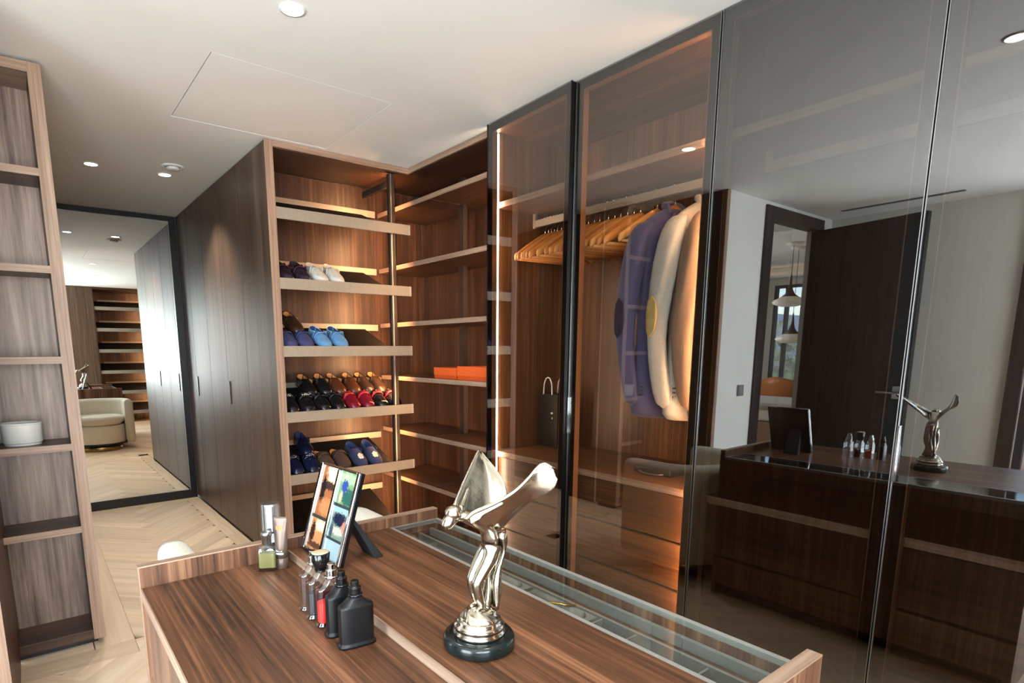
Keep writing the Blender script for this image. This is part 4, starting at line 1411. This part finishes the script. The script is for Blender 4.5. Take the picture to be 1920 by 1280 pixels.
cv = thing('ceiling_vent', (.87, 4.215, H), 'round white ceiling air valve beside a passage downlight', 'vent')
G().lathe([(.040, -.0005), (.068, -.0005), (.066, -.006), (.050, -.010), (.042, -.004)], c=(.87, 4.215, H), n=40, cap=False).build('ring', WHITE, cv, smooth=True)
G().lathe([(.002, -.004), (.036, -.006), (.040, -.012), (.034, -.020), (.012, -.022), (.002, -.022)], c=(.87, 4.215, H), n=36).build('disc', WHITE, cv, smooth=True)

# ------------------------------------------------------------------ bedroom glimpsed through the open door (seen in the glass)
bed = thing('bed', (-4.6, 4.1, 0), 'bed with white and beige linen glimpsed through the doorway', 'bed')
G().box(-5.4, -3.6, 3.2, 4.9, .0, .40).build('bed_base', plain('bed_base', srgb(150, 120, 96), .8, noise=.05), bed, bevel=.02)
G().box(-5.38, -3.62, 3.22, 4.88, .402, .60).build('mattress', plain('white_sheet', srgb(226, 222, 214), .9, noise=.03, bump=.3, bscale=12), bed, bevel=.05)
G().box(-4.7, -3.58, 3.18, 4.92, .56, .66).build('blanket', plain('beige_blanket', srgb(186, 176, 164), .95, noise=.06, bump=.5, bscale=14), bed, bevel=.04)
lc = thing('lounge_chair', (-5.9, 4.55, 0), 'cognac leather chair with rounded back beside the bed', 'chair')
COG = plain('cognac_leather', srgb(176, 104, 48), .4, noise=.1)
rows = []
for k in range(9):
    a = math.radians(110 + 140 * k / 8)
    rows.append([(-5.95 + .38 * math.cos(a + math.pi) * (1 + .05 * j), 4.45 + .38 * math.sin(a + math.pi), .35 + .11 * j * (1 - .35 * ((k - 4) / 4) ** 2)) for j in range(6)])
G().grid(rows).build('backrest', COG, lc, smooth=True, solid=.04)
G().lathe([(.05, .36), (.30, .36), (.33, .40), (.30, .46), (.05, .47)], c=(-5.95, 4.45, 0), n=28).build('seat', COG, lc, smooth=True)
for a in range(4):
    an = math.radians(45 + 90 * a)
    G().tube([(-5.95 + .22 * math.cos(an), 4.45 + .22 * math.sin(an), .36), (-5.95 + .28 * math.cos(an), 4.45 + .28 * math.sin(an), 0)], [.018, .012], 8).build('leg', BLACK, lc)
PSH = plain('lamp_opal', srgb(236, 228, 214), .5, noise=.02)
PBR = plain('lamp_bronze', srgb(74, 60, 50), .4, .5, noise=.06)
for (x, y, z, lab) in ((-4.20, 3.76, 1.90, 'bell shaped pendant lamp with bronze neck, the higher one in the bedroom'), (-4.62, 3.88, 1.42, 'bell shaped pendant lamp, the lower one in the bedroom')):
    t = thing('pendant_lamp', (x, y, z), lab, 'pendant lamp', 'pendant lamps in the bedroom')
    G().lathe([(.02, .18), (.05, .16), (.10, .13), (.185, .09), (.21, .06), (.18, .03), (.10, .005), (.01, 0)], c=(x, y, z), n=32).build('shade', PSH, t, smooth=True)
    G().lathe([(.105, .130), (.06, .165), (.032, .22), (.016, .30), (.010, .40), (.004, .42)], c=(x, y, z), n=28).build('neck', PBR, t, smooth=True)
    G().tube([(x, y, z + .40), (x, y, 2.715)], .004, 6).build('cable', BLACK, t)
    G().lathe([(.10, 0), (.10, -.02), (.02, -.03)], c=(x, y, 2.72), n=28).build('ceiling_rose', PSH, t, smooth=True)
cvl = thing('cove_light', (-6.2, 3.9, 2.6), 'warm linear cove light below the bedroom ceiling', 'light')
G().box(-6.5, -6.2, 2.55, 5.9, 2.52, 2.56).build('ledge', plain('cove_paint', srgb(226, 222, 214), .8, noise=.02), cvl)
G().box(-6.46, -6.42, 2.6, 5.88, 2.561, 2.575).build('light_strip', emit('cove_led', (1, .84, .66, 1), 6), cvl)

# outdoors
grd = plain('dry_grass', srgb(120, 122, 84), .95, noise=.25, nscale=.4)
go = G().box(-60, -7.2, -30, 40, -3.1, -3.0).box(-7.2, 12, -40, -1.6, -3.1, -3.0).build('garden_ground', grd)
struct(go)
hl = G()
rows = []
for k in range(40):
    y = -30 + k * 3.2
    rows.append([(-75, y, -3), (-78, y, 2.0 + 1.6 * math.sin(k * .33) + .7 * math.sin(k * .9 + 1)), (-84, y, 5.6 + 1.5 * math.sin(k * .27 + 1) + .5 * math.sin(k * .8)), (-95, y, 4.5)])
hill = hl.grid(rows).build('hill', plain('hazy_hill', srgb(108, 128, 150), .95, noise=.12, nscale=.15), smooth=True)
tag(hill, 'hazy blue hill on the horizon beyond the bedroom window', 'hill')
LEAF = plain('olive_leaves', srgb(112, 132, 84), .8, noise=.35, nscale=2.5)
BARK = plain('bark', srgb(92, 78, 64), .9, noise=.2)
for (x, y, s, lab) in ((-14, 8.4, 1.15, 'leafy olive green tree outside the bedroom window, the nearer one'), (-19, 12.6, 1.35, 'leafy olive green tree farther out beyond the window'), (-21, 2.6, 1.2, 'rounded olive green tree at the right outside the bedroom window')):
    t = thing('garden_tree', (x, y, -3), lab, 'tree', 'trees outside the bedroom window')
    G().tube([(x, y, -3), (x + .1, y, -1.6), (x, y + .1, -.4), (x + .1, y, .8)], [.2, .16, .12, .05], 8).build('trunk', BARK, t, smooth=True)
    rnd = random.Random(int(x * 10))
    g = G()
    for k in range(1700):
        while True:
            d = V(rnd.uniform(-1, 1), rnd.uniform(-1, 1), rnd.uniform(-1, 1))
            if .35 < d.length < 1:
                break
        lump = 1 + .2 * math.sin(5 * d.x + 3 * d.z) * math.sin(4 * d.y)
        c = V(x, y, -.1 * s + .1) + V(d.x * 2.1, d.y * 2.1, d.z * 1.85) * s * lump
        u = V(rnd.uniform(-1, 1), rnd.uniform(-1, 1), rnd.uniform(-1, 1)).normalized() * .15
        w = u.cross(V(rnd.uniform(-1, 1), rnd.uniform(-1, 1), rnd.uniform(-1, 1))).normalized() * .09
        g.add([c - u, c + w, c + u, c - w], [(0, 1, 2, 3)])
    cr = g.build('crown', LEAF, t)
    cr['kind'] = 'stuff'
